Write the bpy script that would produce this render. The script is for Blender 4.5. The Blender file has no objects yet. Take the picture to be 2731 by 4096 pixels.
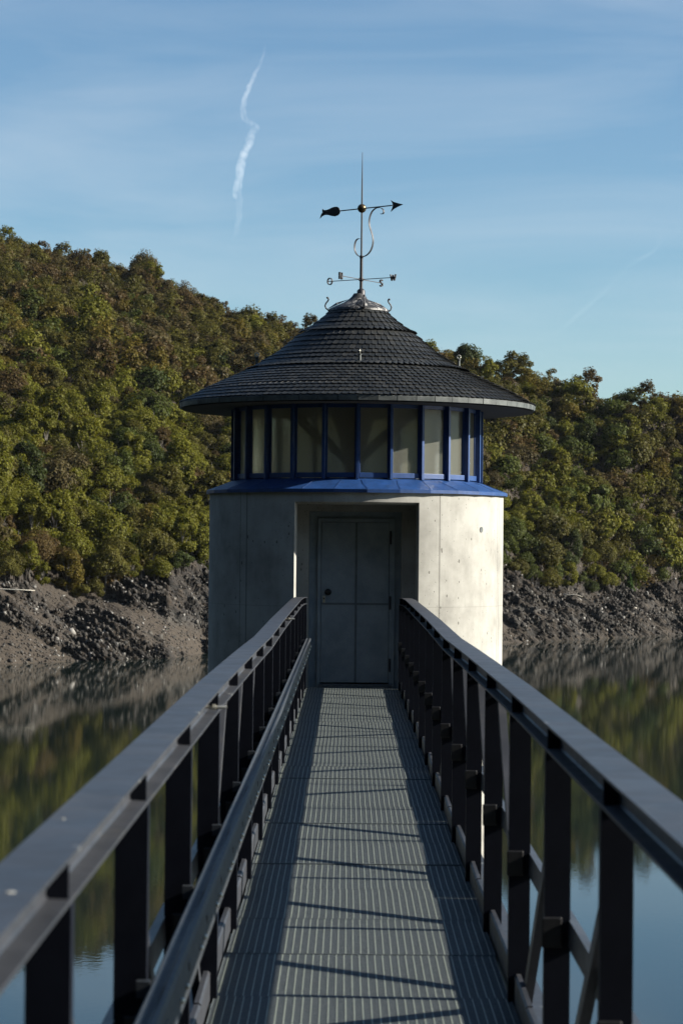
import bpy, bmesh, math, random
import numpy as np
from mathutils import Vector, Matrix, Euler
S = bpy.context.scene
R = math.radians
rng = np.random.default_rng(11)
random.seed(5)

# ------------------------------------------------------------------ camera, light, exposure
CAMX, CAMZ, YAW, PITCH, ROLL = -0.0757, 1.793, 0.00256, 0.01405, 0.0096
cam_d = bpy.data.cameras.new("camera")
cam = bpy.data.objects.new("camera", cam_d)
S.collection.objects.link(cam)
S.camera = cam
cam.location = (CAMX, 0, CAMZ)
cam.matrix_world = (Matrix.Translation((CAMX, 0, CAMZ)) @ Matrix.Rotation(YAW, 4, 'Z') @
                    Matrix.Rotation(math.pi / 2 + PITCH, 4, 'X') @ Matrix.Rotation(ROLL, 4, 'Z'))
cam_d.sensor_fit = 'VERTICAL'
cam_d.sensor_height = 36.0
cam_d.lens = 85.0
cam_d.clip_start = 0.1
cam_d.clip_end = 30000
cam_d.dof.use_dof = True
cam_d.dof.focus_distance = 31.0
cam_d.dof.aperture_fstop = 7.0

SUN_EL, SUN_AZ = 25.5, 93.5          # elevation, rotation clockwise from +Y
W = bpy.data.worlds.new("World")
S.world = W
W.use_nodes = True
nt = W.node_tree
for n in list(nt.nodes): nt.nodes.remove(n)
out = nt.nodes.new('ShaderNodeOutputWorld')
bg = nt.nodes.new('ShaderNodeBackground')
sky = nt.nodes.new('ShaderNodeTexSky')
sky.sky_type = 'NISHITA'
sky.sun_disc = False
sky.sun_elevation = R(SUN_EL)
sky.sun_rotation = R(SUN_AZ)
sky.altitude = 300
sky.air_density = 1.0
sky.dust_density = 0.3
sky.ozone_density = 1.2
bg.inputs['Strength'].default_value = 0.052
# thin high cirrus, stretched into long streaks across the sky
tc = nt.nodes.new('ShaderNodeTexCoord')
mp = nt.nodes.new('ShaderNodeMapping')
mp.inputs['Scale'].default_value = (4.6, 4.6, 27.0)
mp.inputs['Rotation'].default_value = (R(0), R(3.0), R(0))
no = nt.nodes.new('ShaderNodeTexNoise')
no.inputs['Scale'].default_value = 1.0
no.inputs['Detail'].default_value = 7
no.inputs['Roughness'].default_value = 0.52
no.inputs['Distortion'].default_value = 0.5
rmp = nt.nodes.new('ShaderNodeMapRange')
rmp.inputs['From Min'].default_value = 0.47
rmp.inputs['From Max'].default_value = 0.78
rmp.inputs['To Max'].default_value = 0.26
mx = nt.nodes.new('ShaderNodeMix'); mx.data_type = 'RGBA'
mx.inputs[7].default_value = (5.6, 6.2, 6.7, 1)
L = nt.links.new
L(tc.outputs['Generated'], mp.inputs['Vector'])
L(mp.outputs[0], no.inputs['Vector'])
L(no.outputs['Fac'], rmp.inputs['Value'])
L(rmp.outputs[0], mx.inputs[0])
tint = nt.nodes.new('ShaderNodeMix'); tint.data_type = 'RGBA'; tint.blend_type = 'MULTIPLY'
tint.inputs[0].default_value = 1.0; tint.inputs[7].default_value = (0.66, 0.84, 0.96, 1)
L(sky.outputs[0], tint.inputs[6])
L(tint.outputs[2], mx.inputs[6])
L(mx.outputs[2], bg.inputs['Color'])
L(bg.outputs[0], out.inputs['Surface'])

sd = bpy.data.lights.new("sun", 'SUN')
sd.energy = 5.0
sd.angle = R(0.55)
sd.color = (1.0, 0.94, 0.83)
sun = bpy.data.objects.new("sun", sd)
S.collection.objects.link(sun)
az, el = R(SUN_AZ), R(SUN_EL)
to_sun = Vector((math.sin(az) * math.cos(el), math.cos(az) * math.cos(el), math.sin(el)))
sun.rotation_euler = to_sun.to_track_quat('Z', 'Y').to_euler()
sun.location = (60, 0, 60)

S.view_settings.view_transform = 'Standard'
S.view_settings.look = 'None'
S.view_settings.gamma = 1.0
S.view_settings.exposure = 1.35
S.cycles.max_bounces = 8
S.cycles.transparent_max_bounces = 12

# ------------------------------------------------------------------ helpers
C = S.collection

def meta(o, label=None, cat=None, group=None, kind=None):
    if label: o['label'] = label
    if cat: o['category'] = cat
    if group: o['group'] = group
    if kind: o['kind'] = kind
    return o

def empty(name, loc=(0, 0, 0), rz=0, label=None, cat=None, group=None):
    o = bpy.data.objects.new(name, None)
    C.objects.link(o)
    o.location = loc
    o.rotation_euler = (0, 0, rz)
    o.empty_display_size = 0.2
    return meta(o, label, cat, group)

def link(name, me, mat=None, parent=None, smooth=False):
    o = bpy.data.objects.new(name, me)
    C.objects.link(o)
    if mat is not None and not me.materials: me.materials.append(mat)
    if parent is not None: o.parent = parent
    if smooth:
        me.polygons.foreach_set('use_smooth', [True] * len(me.polygons))
    return o

def np_mesh(name, V, F, smooth=False):
    """V (n,3) array, F (m,k) array of equal-sized faces"""
    me = bpy.data.meshes.new(name)
    V = np.asarray(V, dtype=np.float32); F = np.asarray(F, dtype=np.int32)
    k = F.shape[1]
    me.vertices.add(len(V)); me.vertices.foreach_set('co', V.ravel())
    me.loops.add(F.size); me.loops.foreach_set('vertex_index', F.ravel())
    me.polygons.add(len(F))
    me.polygons.foreach_set('loop_start', np.arange(0, F.size, k, dtype=np.int32))
    me.polygons.foreach_set('loop_total', np.full(len(F), k, dtype=np.int32))
    if smooth: me.polygons.foreach_set('use_smooth', np.ones(len(F), dtype=bool))
    me.update(calc_edges=True)
    return me

class MB:
    """collects boxes, bars, tubes and lathes into one mesh"""
    def __init__(s): s.v = []; s.f = []
    def add(s, vs, fs):
        n = len(s.v); s.v += [tuple(v) for v in vs]; s.f += [tuple(i + n for i in f) for f in fs]
    def box(s, x0, x1, y0, y1, z0, z1):
        s.add([(x0, y0, z0), (x1, y0, z0), (x1, y1, z0), (x0, y1, z0), (x0, y0, z1), (x1, y0, z1), (x1, y1, z1), (x0, y1, z1)],
              [(3, 2, 1, 0), (4, 5, 6, 7), (0, 1, 5, 4), (1, 2, 6, 5), (2, 3, 7, 6), (3, 0, 4, 7)])
    def bar(s, a, b, w, t, up=(0, 0, 1)):
        """box from a to b, width w along side, thickness t along up-ish"""
        a, b = Vector(a), Vector(b); d = (b - a).normalized()
        side = d.cross(Vector(up)); side = side.normalized() if side.length > 1e-6 else Vector((1, 0, 0))
        u = side.cross(d).normalized()
        vs = []
        for p in (a, b):
            for (i, j) in ((-1, -1), (1, -1), (1, 1), (-1, 1)):
                vs.append(p + side * (w / 2 * i) + u * (t / 2 * j))
        s.add(vs, [(3, 2, 1, 0), (4, 5, 6, 7), (0, 1, 5, 4), (1, 2, 6, 5), (2, 3, 7, 6), (3, 0, 4, 7)])
    def sweep(s, pts, prof, up=(0, 0, 1), closed=True, cap=True):
        """profile (side, up) pairs swept along pts"""
        pts = [Vector(p) for p in pts]; n = len(prof); base = len(s.v)
        for i, p in enumerate(pts):
            d = (pts[min(i + 1, len(pts) - 1)] - pts[max(i - 1, 0)]).normalized()
            side = d.cross(Vector(up)); side = side.normalized() if side.length > 1e-5 else Vector((1, 0, 0))
            u = side.cross(d).normalized()
            for (a, b) in prof: s.v.append(tuple(p + side * a + u * b))
        for i in range(len(pts) - 1):
            for j in range(n if closed else n - 1):
                k = (j + 1) % n
                s.f.append((base + i * n + j, base + i * n + k, base + (i + 1) * n + k, base + (i + 1) * n + j))
        if cap and closed:
            s.f.append(tuple(base + j for j in reversed(range(n))))
            s.f.append(tuple(base + (len(pts) - 1) * n + j for j in range(n)))
    def tube(s, pts, r, seg=8, up=(0, 0, 1)):
        pts = [Vector(p) for p in pts]
        rr = r if isinstance(r, (list, tuple)) else [r] * len(pts)
        base = len(s.v)
        d0 = (pts[1] - pts[0]).normalized()
        ref = Vector((1, 0, 0)) if abs(d0.x) < 0.9 else Vector((0, 1, 0))
        for i, p in enumerate(pts):
            d = (pts[min(i + 1, len(pts) - 1)] - pts[max(i - 1, 0)]).normalized()
            a = (ref - d * ref.dot(d)).normalized(); b = d.cross(a)
            ref = a
            for k in range(seg):
                t = 2 * math.pi * k / seg
                s.v.append(tuple(p + (a * math.cos(t) + b * math.sin(t)) * rr[i]))
        for i in range(len(pts) - 1):
            for k in range(seg):
                k2 = (k + 1) % seg
                s.f.append((base + i * seg + k, base + i * seg + k2, base + (i + 1) * seg + k2, base + (i + 1) * seg + k))
        s.f.append(tuple(base + k for k in reversed(range(seg))))
        s.f.append(tuple(base + (len(pts) - 1) * seg + k for k in range(seg)))
    def lathe(s, prof, seg=64, c=(0, 0), ph0=0.0, ph1=2 * math.pi):
        """prof list of (r, z), around z axis at c; phi measured from -Y towards +X"""
        full = abs(ph1 - ph0 - 2 * math.pi) < 1e-6
        n = seg if full else seg + 1
        base = len(s.v)
        for (r, z) in prof:
            for k in range(n):
                t = ph0 + (ph1 - ph0) * k / seg
                s.v.append((c[0] + r * math.sin(t), c[1] - r * math.cos(t), z))
        for i in range(len(prof) - 1):
            for k in range(seg):
                k2 = (k + 1) % n
                s.f.append((base + i * n + k, base + i * n + k2, base + (i + 1) * n + k2, base + (i + 1) * n + k))
    def ball(s, c, r, seg=16, rings=10):
        base = len(s.v)
        for i in range(rings + 1):
            t = math.pi * i / rings
            for k in range(seg):
                a = 2 * math.pi * k / seg
                s.v.append((c[0] + r * math.sin(t) * math.cos(a), c[1] + r * math.sin(t) * math.sin(a), c[2] + r * math.cos(t)))
        for i in range(rings):
            for k in range(seg):
                k2 = (k + 1) % seg
                s.f.append((base + i * seg + k, base + (i + 1) * seg + k, base + (i + 1) * seg + k2, base + i * seg + k2))
    def plate(s, pts, thick, to3d, n=None):
        """flat outline pts (u,v) given thickness; to3d(u, v, w)"""
        k = len(pts)
        vs = [to3d(u, v, -thick / 2) for u, v in pts] + [to3d(u, v, thick / 2) for u, v in pts]
        fs = [tuple(range(k)), tuple(reversed(range(k, 2 * k)))]
        fs += [(i, i + k, (i + 1) % k + k, (i + 1) % k) for i in range(k)]
        s.add(vs, fs)
    def mesh(s, name, merge=False):
        me = bpy.data.meshes.new(name)
        me.from_pydata(s.v, [], s.f)
        bm = bmesh.new(); bm.from_mesh(me)
        bmesh.ops.remove_doubles(bm, verts=bm.verts, dist=1e-5)
        bmesh.ops.recalc_face_normals(bm, faces=bm.faces)
        bm.to_mesh(me); bm.free()
        return me
    def build(s, name, mat, parent=None, smooth=False, bevel=0, angle=None):
        o = link(name, s.mesh(name), mat, parent, smooth)
        if bevel:
            m = o.modifiers.new('bevel', 'BEVEL'); m.width = bevel; m.segments = 2; m.limit_method = 'ANGLE'; m.angle_limit = R(40)
        if angle: 
            me = o.data
            bm = bmesh.new(); bm.from_mesh(me)
            for e in bm.edges:
                if len(e.link_faces) == 2 and e.calc_face_angle(0) > R(angle): e.smooth = False
            bm.to_mesh(me); bm.free()
        return o

# value noise (numpy)
def _hash(ix, iy, seed):
    h = (ix.astype(np.int64) * 374761393 + iy.astype(np.int64) * 668265263 + seed * 1442695041) & 0x7fffffff
    h = ((h ^ (h >> 13)) * 1274126177) & 0x7fffffff
    h = (h ^ (h >> 16)) & 0xffff
    return h / 65535.0
def vnoise(x, y, seed=0):
    x = np.asarray(x, float); y = np.asarray(y, float)
    ix, iy = np.floor(x), np.floor(y); fx, fy = x - ix, y - iy
    fx = fx * fx * (3 - 2 * fx); fy = fy * fy * (3 - 2 * fy)
    a = _hash(ix, iy, seed); b = _hash(ix + 1, iy, seed); c = _hash(ix, iy + 1, seed); d = _hash(ix + 1, iy + 1, seed)
    return (a * (1 - fx) + b * fx) * (1 - fy) + (c * (1 - fx) + d * fx) * fy
def fbm(x, y, seed=0, octs=4, gain=0.5):
    s = 0; a = 1; t = 0
    for i in range(octs):
        s = s + a * vnoise(x * 2 ** i, y * 2 ** i, seed + i * 7); t += a; a *= gain
    return s / t
def ridged(x, y, seed=0, octs=4, gain=0.55):
    s = 0; a = 1; t = 0
    for i in range(octs):
        s = s + a * (1 - np.abs(2 * vnoise(x * 2 ** i, y * 2 ** i, seed + i * 7) - 1)); t += a; a *= gain
    return s / t

# ------------------------------------------------------------------ materials
def new_mat(name):
    m = bpy.data.materials.new(name); m.use_nodes = True
    return m, m.node_tree, m.node_tree.nodes['Principled BSDF']
def N(nt, typ, **kw):
    n = nt.nodes.new(typ)
    for k, v in kw.items():
        if k in n.inputs: n.inputs[k].default_value = v
        else: setattr(n, k, v)
    return n
def ramp(nt, stops, src=None):
    r = nt.nodes.new('ShaderNodeValToRGB')
    e = r.color_ramp.elements
    while len(e) < len(stops): e.new(0.5)
    for i, (p, c) in enumerate(stops):
        e[i].position = p; e[i].color = (*c, 1) if len(c) == 3 else c
    if src is not None: nt.links.new(src, r.inputs[0])
    return r

def metal_mat(name, c1, c2, rough=0.45, metallic=0.0, scale=14, bump=0.12, spec=0.5):
    m, t, p = new_mat(name)
    co = N(t, 'ShaderNodeTexCoord')
    n1 = N(t, 'ShaderNodeTexNoise', Scale=scale, Detail=6, Roughness=0.65)
    t.links.new(co.outputs['Object'], n1.inputs['Vector'])
    rp = ramp(t, [(0.35, c1), (0.68, c2)], n1.outputs['Fac'])
    t.links.new(rp.outputs[0], p.inputs['Base Color'])
    mr = N(t, 'ShaderNodeMapRange'); mr.inputs['To Min'].default_value = rough - 0.1; mr.inputs['To Max'].default_value = rough + 0.15
    n2 = N(t, 'ShaderNodeTexNoise', Scale=scale * 3.1, Detail=4)
    t.links.new(co.outputs['Object'], n2.inputs['Vector'])
    t.links.new(n2.outputs['Fac'], mr.inputs['Value'])
    t.links.new(mr.outputs[0], p.inputs['Roughness'])
    p.inputs['Metallic'].default_value = metallic
    p.inputs['Specular IOR Level'].default_value = spec
    if bump:
        n3 = N(t, 'ShaderNodeTexNoise', Scale=scale * 12, Detail=3)
        t.links.new(co.outputs['Object'], n3.inputs['Vector'])
        b = N(t, 'ShaderNodeBump', Strength=bump, Distance=0.002)
        t.links.new(n3.outputs['Fac'], b.inputs['Height'])
        t.links.new(b.outputs[0], p.inputs['Normal'])
    return m

M = {}
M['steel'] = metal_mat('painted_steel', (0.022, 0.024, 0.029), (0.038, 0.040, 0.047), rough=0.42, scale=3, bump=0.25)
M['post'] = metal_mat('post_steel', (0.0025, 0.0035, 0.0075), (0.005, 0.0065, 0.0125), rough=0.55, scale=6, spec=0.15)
M['galv'] = metal_mat('galvanised_grating', (0.075, 0.09, 0.098), (0.125, 0.14, 0.146), rough=0.5, metallic=0.05, scale=40)
M['galv_bar'] = metal_mat('galvanised_cross_bar', (0.22, 0.245, 0.20), (0.31, 0.335, 0.28), rough=0.45, metallic=0.2, scale=40)
M['tray'] = metal_mat('tray_steel', (0.010, 0.016, 0.024), (0.026, 0.028, 0.031), rough=0.55, metallic=0.05, scale=9)
M['bolt'] = metal_mat('bright_bolt', (0.45, 0.43, 0.36), (0.65, 0.62, 0.52), rough=0.3, metallic=0.7, scale=30)
M['door'] = metal_mat('door_steel', (0.19, 0.235, 0.265), (0.28, 0.33, 0.36), rough=0.5, metallic=0.1, scale=3.5)
M['dropping'] = metal_mat('dropping', (0.13, 0.13, 0.12), (0.2, 0.2, 0.19), rough=0.8, scale=60)
M['strip'] = metal_mat('door_cover_strip', (0.09, 0.11, 0.125), (0.14, 0.165, 0.18), rough=0.5, scale=9)
M['black'] = metal_mat('black_plastic', (0.008, 0.008, 0.009), (0.015, 0.015, 0.016), rough=0.4, scale=20)
M['zinc'] = metal_mat('zinc_edge', (0.045, 0.052, 0.052), (0.12, 0.13, 0.127), rough=0.5, metallic=0.15, scale=6)
M['blue'] = metal_mat('blue_paint', (0.007, 0.034, 0.118), (0.013, 0.054, 0.185), rough=0.45, scale=7, bump=0.35)
M['iron'] = metal_mat('wrought_iron', (0.018, 0.018, 0.022), (0.040, 0.038, 0.042), rough=0.5, metallic=0.15, scale=20)
M['bronze'] = metal_mat('bronze_ball', (0.05, 0.04, 0.02), (0.12, 0.09, 0.05), rough=0.35, metallic=0.6, scale=25)
M['wood'] = metal_mat('dark_timber', (0.035, 0.03, 0.025), (0.06, 0.05, 0.04), rough=0.8, scale=8)
M['soffit'] = metal_mat('soffit_board', (0.05, 0.045, 0.04), (0.08, 0.07, 0.06), rough=0.8, scale=8)
M['paint_in'] = metal_mat('interior_plaster', (0.40, 0.38, 0.30), (0.5, 0.47, 0.38), rough=0.8, scale=5)

t = M['steel'].node_tree; p = t.nodes['Principled BSDF']
old = p.inputs['Base Color'].links[0].from_socket
co = N(t, 'ShaderNodeTexCoord')
v_ = N(t, 'ShaderNodeTexVoronoi', Scale=7.0); t.links.new(co.outputs['Object'], v_.inputs['Vector'])
vs_ = N(t, 'ShaderNodeSeparateXYZ'); t.links.new(v_.outputs['Color'], vs_.inputs[0])
n_ = N(t, 'ShaderNodeTexNoise', Scale=60, Detail=4); t.links.new(co.outputs['Object'], n_.inputs['Vector'])
def MT0(op, a, b):
    n = t.nodes.new('ShaderNodeMath'); n.operation = op
    for i, v in enumerate((a, b)):
        if isinstance(v, (int, float)): n.inputs[i].default_value = v
        else: t.links.new(v, n.inputs[i])
    return n.outputs[0]
spot = MT0('LESS_THAN', MT0('ADD', v_.outputs['Distance'], MT0('MULTIPLY', n_.outputs['Fac'], 0.10)), MT0('MULTIPLY', MT0('POWER', vs_.outputs[0], 7.0), 0.24))
mxx = N(t, 'ShaderNodeMix', data_type='RGBA'); t.links.new(spot, mxx.inputs[0]); t.links.new(old, mxx.inputs[6]); mxx.inputs[7].default_value = (0.16, 0.165, 0.16, 1)
n5 = N(t, 'ShaderNodeTexNoise', Scale=1.6, Detail=9, Roughness=0.75); t.links.new(co.outputs['Object'], n5.inputs['Vector'])
r5 = ramp(t, [(0.56, (0, 0, 0)), (0.70, (1, 1, 1))], n5.outputs['Fac'])
mx5 = N(t, 'ShaderNodeMix', data_type='RGBA'); t.links.new(r5.outputs[0], mx5.inputs[0]); t.links.new(mxx.outputs[2], mx5.inputs[6]); mx5.inputs[7].default_value = (0.058, 0.055, 0.052, 1)
t.links.new(mx5.outputs[2], p.inputs['Base Color'])

# slate: variation per slate
m, t, p = new_mat('slate'); M['slate'] = m
g = N(t, 'ShaderNodeNewGeometry'); co = N(t, 'ShaderNodeTexCoord')
r1 = ramp(t, [(0.0, (0.005, 0.006, 0.006)), (0.6, (0.010, 0.011, 0.0105)), (1.0, (0.019, 0.019, 0.017))], g.outputs['Random Per Island'])
n1 = N(t, 'ShaderNodeTexNoise', Scale=9, Detail=8, Roughness=0.75); t.links.new(co.outputs['Object'], n1.inputs['Vector'])
r2 = ramp(t, [(0.60, (0, 0, 0)), (0.72, (1, 1, 1))], n1.outputs['Fac'])
mxx = N(t, 'ShaderNodeMix', data_type='RGBA'); t.links.new(r2.outputs[0], mxx.inputs[0]); t.links.new(r1.outputs[0], mxx.inputs[6]); mxx.inputs[7].default_value = (0.04, 0.039, 0.03, 1)
t.links.new(mxx.outputs[2], p.inputs['Base Color']); p.inputs['Roughness'].default_value = 0.52
n3 = N(t, 'ShaderNodeTexNoise', Scale=60, Detail=5); t.links.new(co.outputs['Object'], n3.inputs['Vector'])
b = N(t, 'ShaderNodeBump', Strength=0.35, Distance=0.004); t.links.new(n3.outputs['Fac'], b.inputs['Height']); t.links.new(b.outputs[0], p.inputs['Normal'])

# weathered lead cap with flaking white paint
m, t, p = new_mat('lead_cap'); M['cap'] = m
co = N(t, 'ShaderNodeTexCoord')
mpn = N(t, 'ShaderNodeMapping'); mpn.inputs['Scale'].default_value = (1, 1, 0.6); t.links.new(co.outputs['Object'], mpn.inputs['Vector'])
n1 = N(t, 'ShaderNodeTexNoise', Scale=11, Detail=9, Roughness=0.72); t.links.new(mpn.outputs[0], n1.inputs['Vector'])
r1 = ramp(t, [(0.0, (0.018, 0.018, 0.018)), (0.55, (0.028, 0.027, 0.026)), (0.58, (0.26, 0.25, 0.235)), (1.0, (0.36, 0.34, 0.32))], n1.outputs['Fac'])
t.links.new(r1.outputs[0], p.inputs['Base Color']); p.inputs['Roughness'].default_value = 0.5
b = N(t, 'ShaderNodeBump', Strength=0.5, Distance=0.01); t.links.new(n1.outputs['Fac'], b.inputs['Height']); t.links.new(b.outputs[0], p.inputs['Normal'])

# concrete
m, t, p = new_mat('board_marked_concrete'); M['conc'] = m
co = N(t, 'ShaderNodeTexCoord')
sx = N(t, 'ShaderNodeSeparateXYZ'); t.links.new(co.outputs['Object'], sx.inputs[0])
def MT(t, op, a, b=None, c=None):
    n = t.nodes.new('ShaderNodeMath'); n.operation = op
    for i, v in enumerate((a, b, c)):
        if v is None: continue
        if isinstance(v, (int, float)): n.inputs[i].default_value = v
        else: t.links.new(v, n.inputs[i])
    return n.outputs[0]
ang = MT(t, 'ARCTAN2', sx.outputs['X'], MT(t, 'MULTIPLY', sx.outputs['Y'], -1.0))
n_big = N(t, 'ShaderNodeTexNoise', Scale=1.5, Detail=7, Roughness=0.62); t.links.new(co.outputs['Object'], n_big.inputs['Vector'])
mp1 = N(t, 'ShaderNodeMapping'); mp1.inputs['Scale'].default_value = (7, 7, 0.7); t.links.new(co.outputs['Object'], mp1.inputs['Vector'])
n_str = N(t, 'ShaderNodeTexNoise', Scale=1.2, Detail=8, Roughness=0.7); t.links.new(mp1.outputs[0], n_str.inputs['Vector'])
sm = MT(t, 'ADD', MT(t, 'MULTIPLY', n_big.outputs['Fac'], 0.78), MT(t, 'MULTIPLY', n_str.outputs['Fac'], 0.22))
base = ramp(t, [(0.32, (0.17, 0.166, 0.15)), (0.44, (0.25, 0.243, 0.218)), (0.57, (0.325, 0.318, 0.288))], sm)
# pores
vo = N(t, 'ShaderNodeTexVoronoi', Scale=13); vo.feature = 'F1'; vo.inputs['Randomness'].default_value = 1.0
mp2 = N(t, 'ShaderNodeMapping'); mp2.inputs['Scale'].default_value = (1, 1, 0.62); t.links.new(co.outputs['Object'], mp2.inputs['Vector']); t.links.new(mp2.outputs[0], vo.inputs['Vector'])
vsep = N(t, 'ShaderNodeSeparateXYZ'); t.links.new(vo.outputs['Color'], vsep.inputs[0])
psize = MT(t, 'MULTIPLY', MT(t, 'POWER', vsep.outputs[0], 3.0), 0.20)
pore = MT(t, 'LESS_THAN', vo.outputs['Distance'], psize)
vo2 = N(t, 'ShaderNodeTexVoronoi', Scale=38); t.links.new(mp2.outputs[0], vo2.inputs['Vector'])
vs2 = N(t, 'ShaderNodeSeparateXYZ'); t.links.new(vo2.outputs['Color'], vs2.inputs[0])
pore2 = MT(t, 'LESS_THAN', vo2.outputs['Distance'], MT(t, 'MULTIPLY', MT(t, 'POWER', vs2.outputs[0], 4.0), 0.22))
pores = MT(t, 'MAXIMUM', pore, pore2)
# formwork joints (vertical lines at irregular angles)
seam = None
for a0, w in ((-0.865, 0.004), (-0.80, 0.006), (0.567, 0.005), (1.27, 0.005), (1.23, 0.004), (2.1, 0.005), (-1.9, 0.005), (3.0, 0.005)):
    s_ = MT(t, 'LESS_THAN', MT(t, 'ABSOLUTE', MT(t, 'SUBTRACT', ang, a0)), w)
    seam = s_ if seam is None else MT(t, 'MAXIMUM', seam, s_)
hz = MT(t, 'LESS_THAN', MT(t, 'ABSOLUTE', MT(t, 'SUBTRACT', sx.outputs['Z'], 1.03)), 0.0035)
dark = MT(t, 'MINIMUM', MT(t, 'ADD', MT(t, 'MULTIPLY', pores, 0.75), MT(t, 'ADD', MT(t, 'MULTIPLY', seam, 0.6), MT(t, 'MULTIPLY', hz, 0.3))), 0.85)
mxx = N(t, 'ShaderNodeMix', data_type='RGBA'); t.links.new(dark, mxx.inputs[0]); t.links.new(base.outputs[0], mxx.inputs[6]); mxx.inputs[7].default_value = (0.07, 0.065, 0.055, 1)
t.links.new(mxx.outputs[2], p.inputs['Base Color']); p.inputs['Roughness'].default_value = 0.88
hgt = MT(t, 'SUBTRACT', MT(t, 'MULTIPLY', n_str.outputs['Fac'], 0.5), MT(t, 'MAXIMUM', pores, seam))
b = N(t, 'ShaderNodeBump', Strength=0.5, Distance=0.006); t.links.new(hgt, b.inputs['Height']); t.links.new(b.outputs[0], p.inputs['Normal'])

# wired obscure glass
m, t, p = new_mat('wired_glass'); M['glass'] = m
t.nodes.remove(p)
o_ = t.nodes['Material Output']
co = N(t, 'ShaderNodeTexCoord')
sx = N(t, 'ShaderNodeSeparateXYZ'); t.links.new(co.outputs['Object'], sx.inputs[0])
def grid(src, k, w):
    return MT(t, 'LESS_THAN', MT(t, 'FRACT', MT(t, 'MULTIPLY', src, k)), w)
wire = MT(t, 'MAXIMUM', grid(sx.outputs['X'], 62, 0.22), grid(sx.outputs['Z'], 62, 0.22))
rf = N(t, 'ShaderNodeBsdfRefraction', Roughness=0.22, IOR=1.15); rf.inputs['Color'].default_value = (0.82, 0.83, 0.74, 1)
tr = N(t, 'ShaderNodeBsdfTranslucent'); tr.inputs['Color'].default_value = (0.62, 0.62, 0.52, 1)
gl = N(t, 'ShaderNodeBsdfGlossy', Roughness=0.18); gl.inputs['Color'].default_value = (0.8, 0.8, 0.8, 1)
df = N(t, 'ShaderNodeBsdfDiffuse'); df.inputs['Color'].default_value = (0.24, 0.24, 0.20, 1)
m1 = N(t, 'ShaderNodeMixShader', Fac=0.34); t.links.new(rf.outputs[0], m1.inputs[1]); t.links.new(tr.outputs[0], m1.inputs[2])
m2 = N(t, 'ShaderNodeMixShader'); t.links.new(MT(t, 'ADD', MT(t, 'MULTIPLY', wire, 0.35), 0.16), m2.inputs[0]); t.links.new(m1.outputs[0], m2.inputs[1]); t.links.new(df.outputs[0], m2.inputs[2])
fr = N(t, 'ShaderNodeFresnel', IOR=1.45)
m3 = N(t, 'ShaderNodeMixShader'); t.links.new(fr.outputs[0], m3.inputs[0]); t.links.new(m2.outputs[0], m3.inputs[1]); t.links.new(gl.outputs[0], m3.inputs[2])
t.links.new(m3.outputs[0], o_.inputs['Surface'])
nb = N(t, 'ShaderNodeTexNoise', Scale=70, Detail=2); t.links.new(co.outputs['Object'], nb.inputs['Vector'])
b = N(t, 'ShaderNodeBump', Strength=0.25, Distance=0.003); t.links.new(nb.outputs['Fac'], b.inputs['Height'])
for s_ in (rf, gl): t.links.new(b.outputs[0], s_.inputs['Normal'])

# water
m, t, p = new_mat('still_water'); M['water'] = m
p.inputs['Base Color'].default_value = (0.008, 0.014, 0.012, 1)
p.inputs['Roughness'].default_value = 0.015
p.inputs['IOR'].default_value = 1.333
co = N(t, 'ShaderNodeTexCoord')
mp1 = N(t, 'ShaderNodeMapping'); mp1.inputs['Scale'].default_value = (1.0, 1.0, 1.0); t.links.new(co.outputs['Object'], mp1.inputs['Vector'])
n1 = N(t, 'ShaderNodeTexNoise', Scale=3.0, Detail=3, Roughness=0.5); t.links.new(mp1.outputs[0], n1.inputs['Vector'])
n2 = N(t, 'ShaderNodeTexNoise', Scale=0.06, Detail=3); t.links.new(mp1.outputs[0], n2.inputs['Vector'])
hh = MT(t, 'MULTIPLY', n1.outputs['Fac'], MT(t, 'ADD', MT(t, 'MULTIPLY', n2.outputs['Fac'], 1.1), 0.1))
b = N(t, 'ShaderNodeBump', Strength=0.05, Distance=0.05); t.links.new(hh, b.inputs['Height']); t.links.new(b.outputs[0], p.inputs['Normal'])

# rocky shore + forest floor (one sheet); 'scree' and 'wood' attributes say which ground lies where
m, t, p = new_mat('hillside_ground'); M['ground'] = m
co = N(t, 'ShaderNodeTexCoord')
at = N(t, 'ShaderNodeAttribute', attribute_name='cover')
sc_ = N(t, 'ShaderNodeSeparateColor'); t.links.new(at.outputs['Color'], sc_.inputs[0])
def dotn(v):
    n = t.nodes.new('ShaderNodeVectorMath'); n.operation = 'DOT_PRODUCT'; t.links.new(co.outputs['Object'], n.inputs[0]); n.inputs[1].default_value = v; return n.outputs['Value']
mp1 = N(t, 'ShaderNodeCombineXYZ'); t.links.new(dotn((0.22, 0.05, -0.13)), mp1.inputs[0]); t.links.new(dotn((0.1, 0.5, 0.1)), mp1.inputs[1]); t.links.new(dotn((0.75, 0.3, 1.3)), mp1.inputs[2])
n1 = N(t, 'ShaderNodeTexNoise', Scale=0.9, Detail=10, Roughness=0.72, Distortion=0.6); t.links.new(mp1.outputs[0], n1.inputs['Vector'])
v1 = N(t, 'ShaderNodeTexVoronoi', Scale=1.5); t.links.new(mp1.outputs[0], v1.inputs['Vector'])
rock = ramp(t, [(0.41, (0.0030, 0.002, 0.0011)), (0.51, (0.0108, 0.0072, 0.0040)), (0.60, (0.031, 0.0215, 0.0128)), (0.71, (0.090, 0.075, 0.055))], n1.outputs['Fac'])
n2 = N(t, 'ShaderNodeTexNoise', Scale=3.5, Detail=8, Roughness=0.8); t.links.new(co.outputs['Object'], n2.inputs['Vector'])
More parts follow.
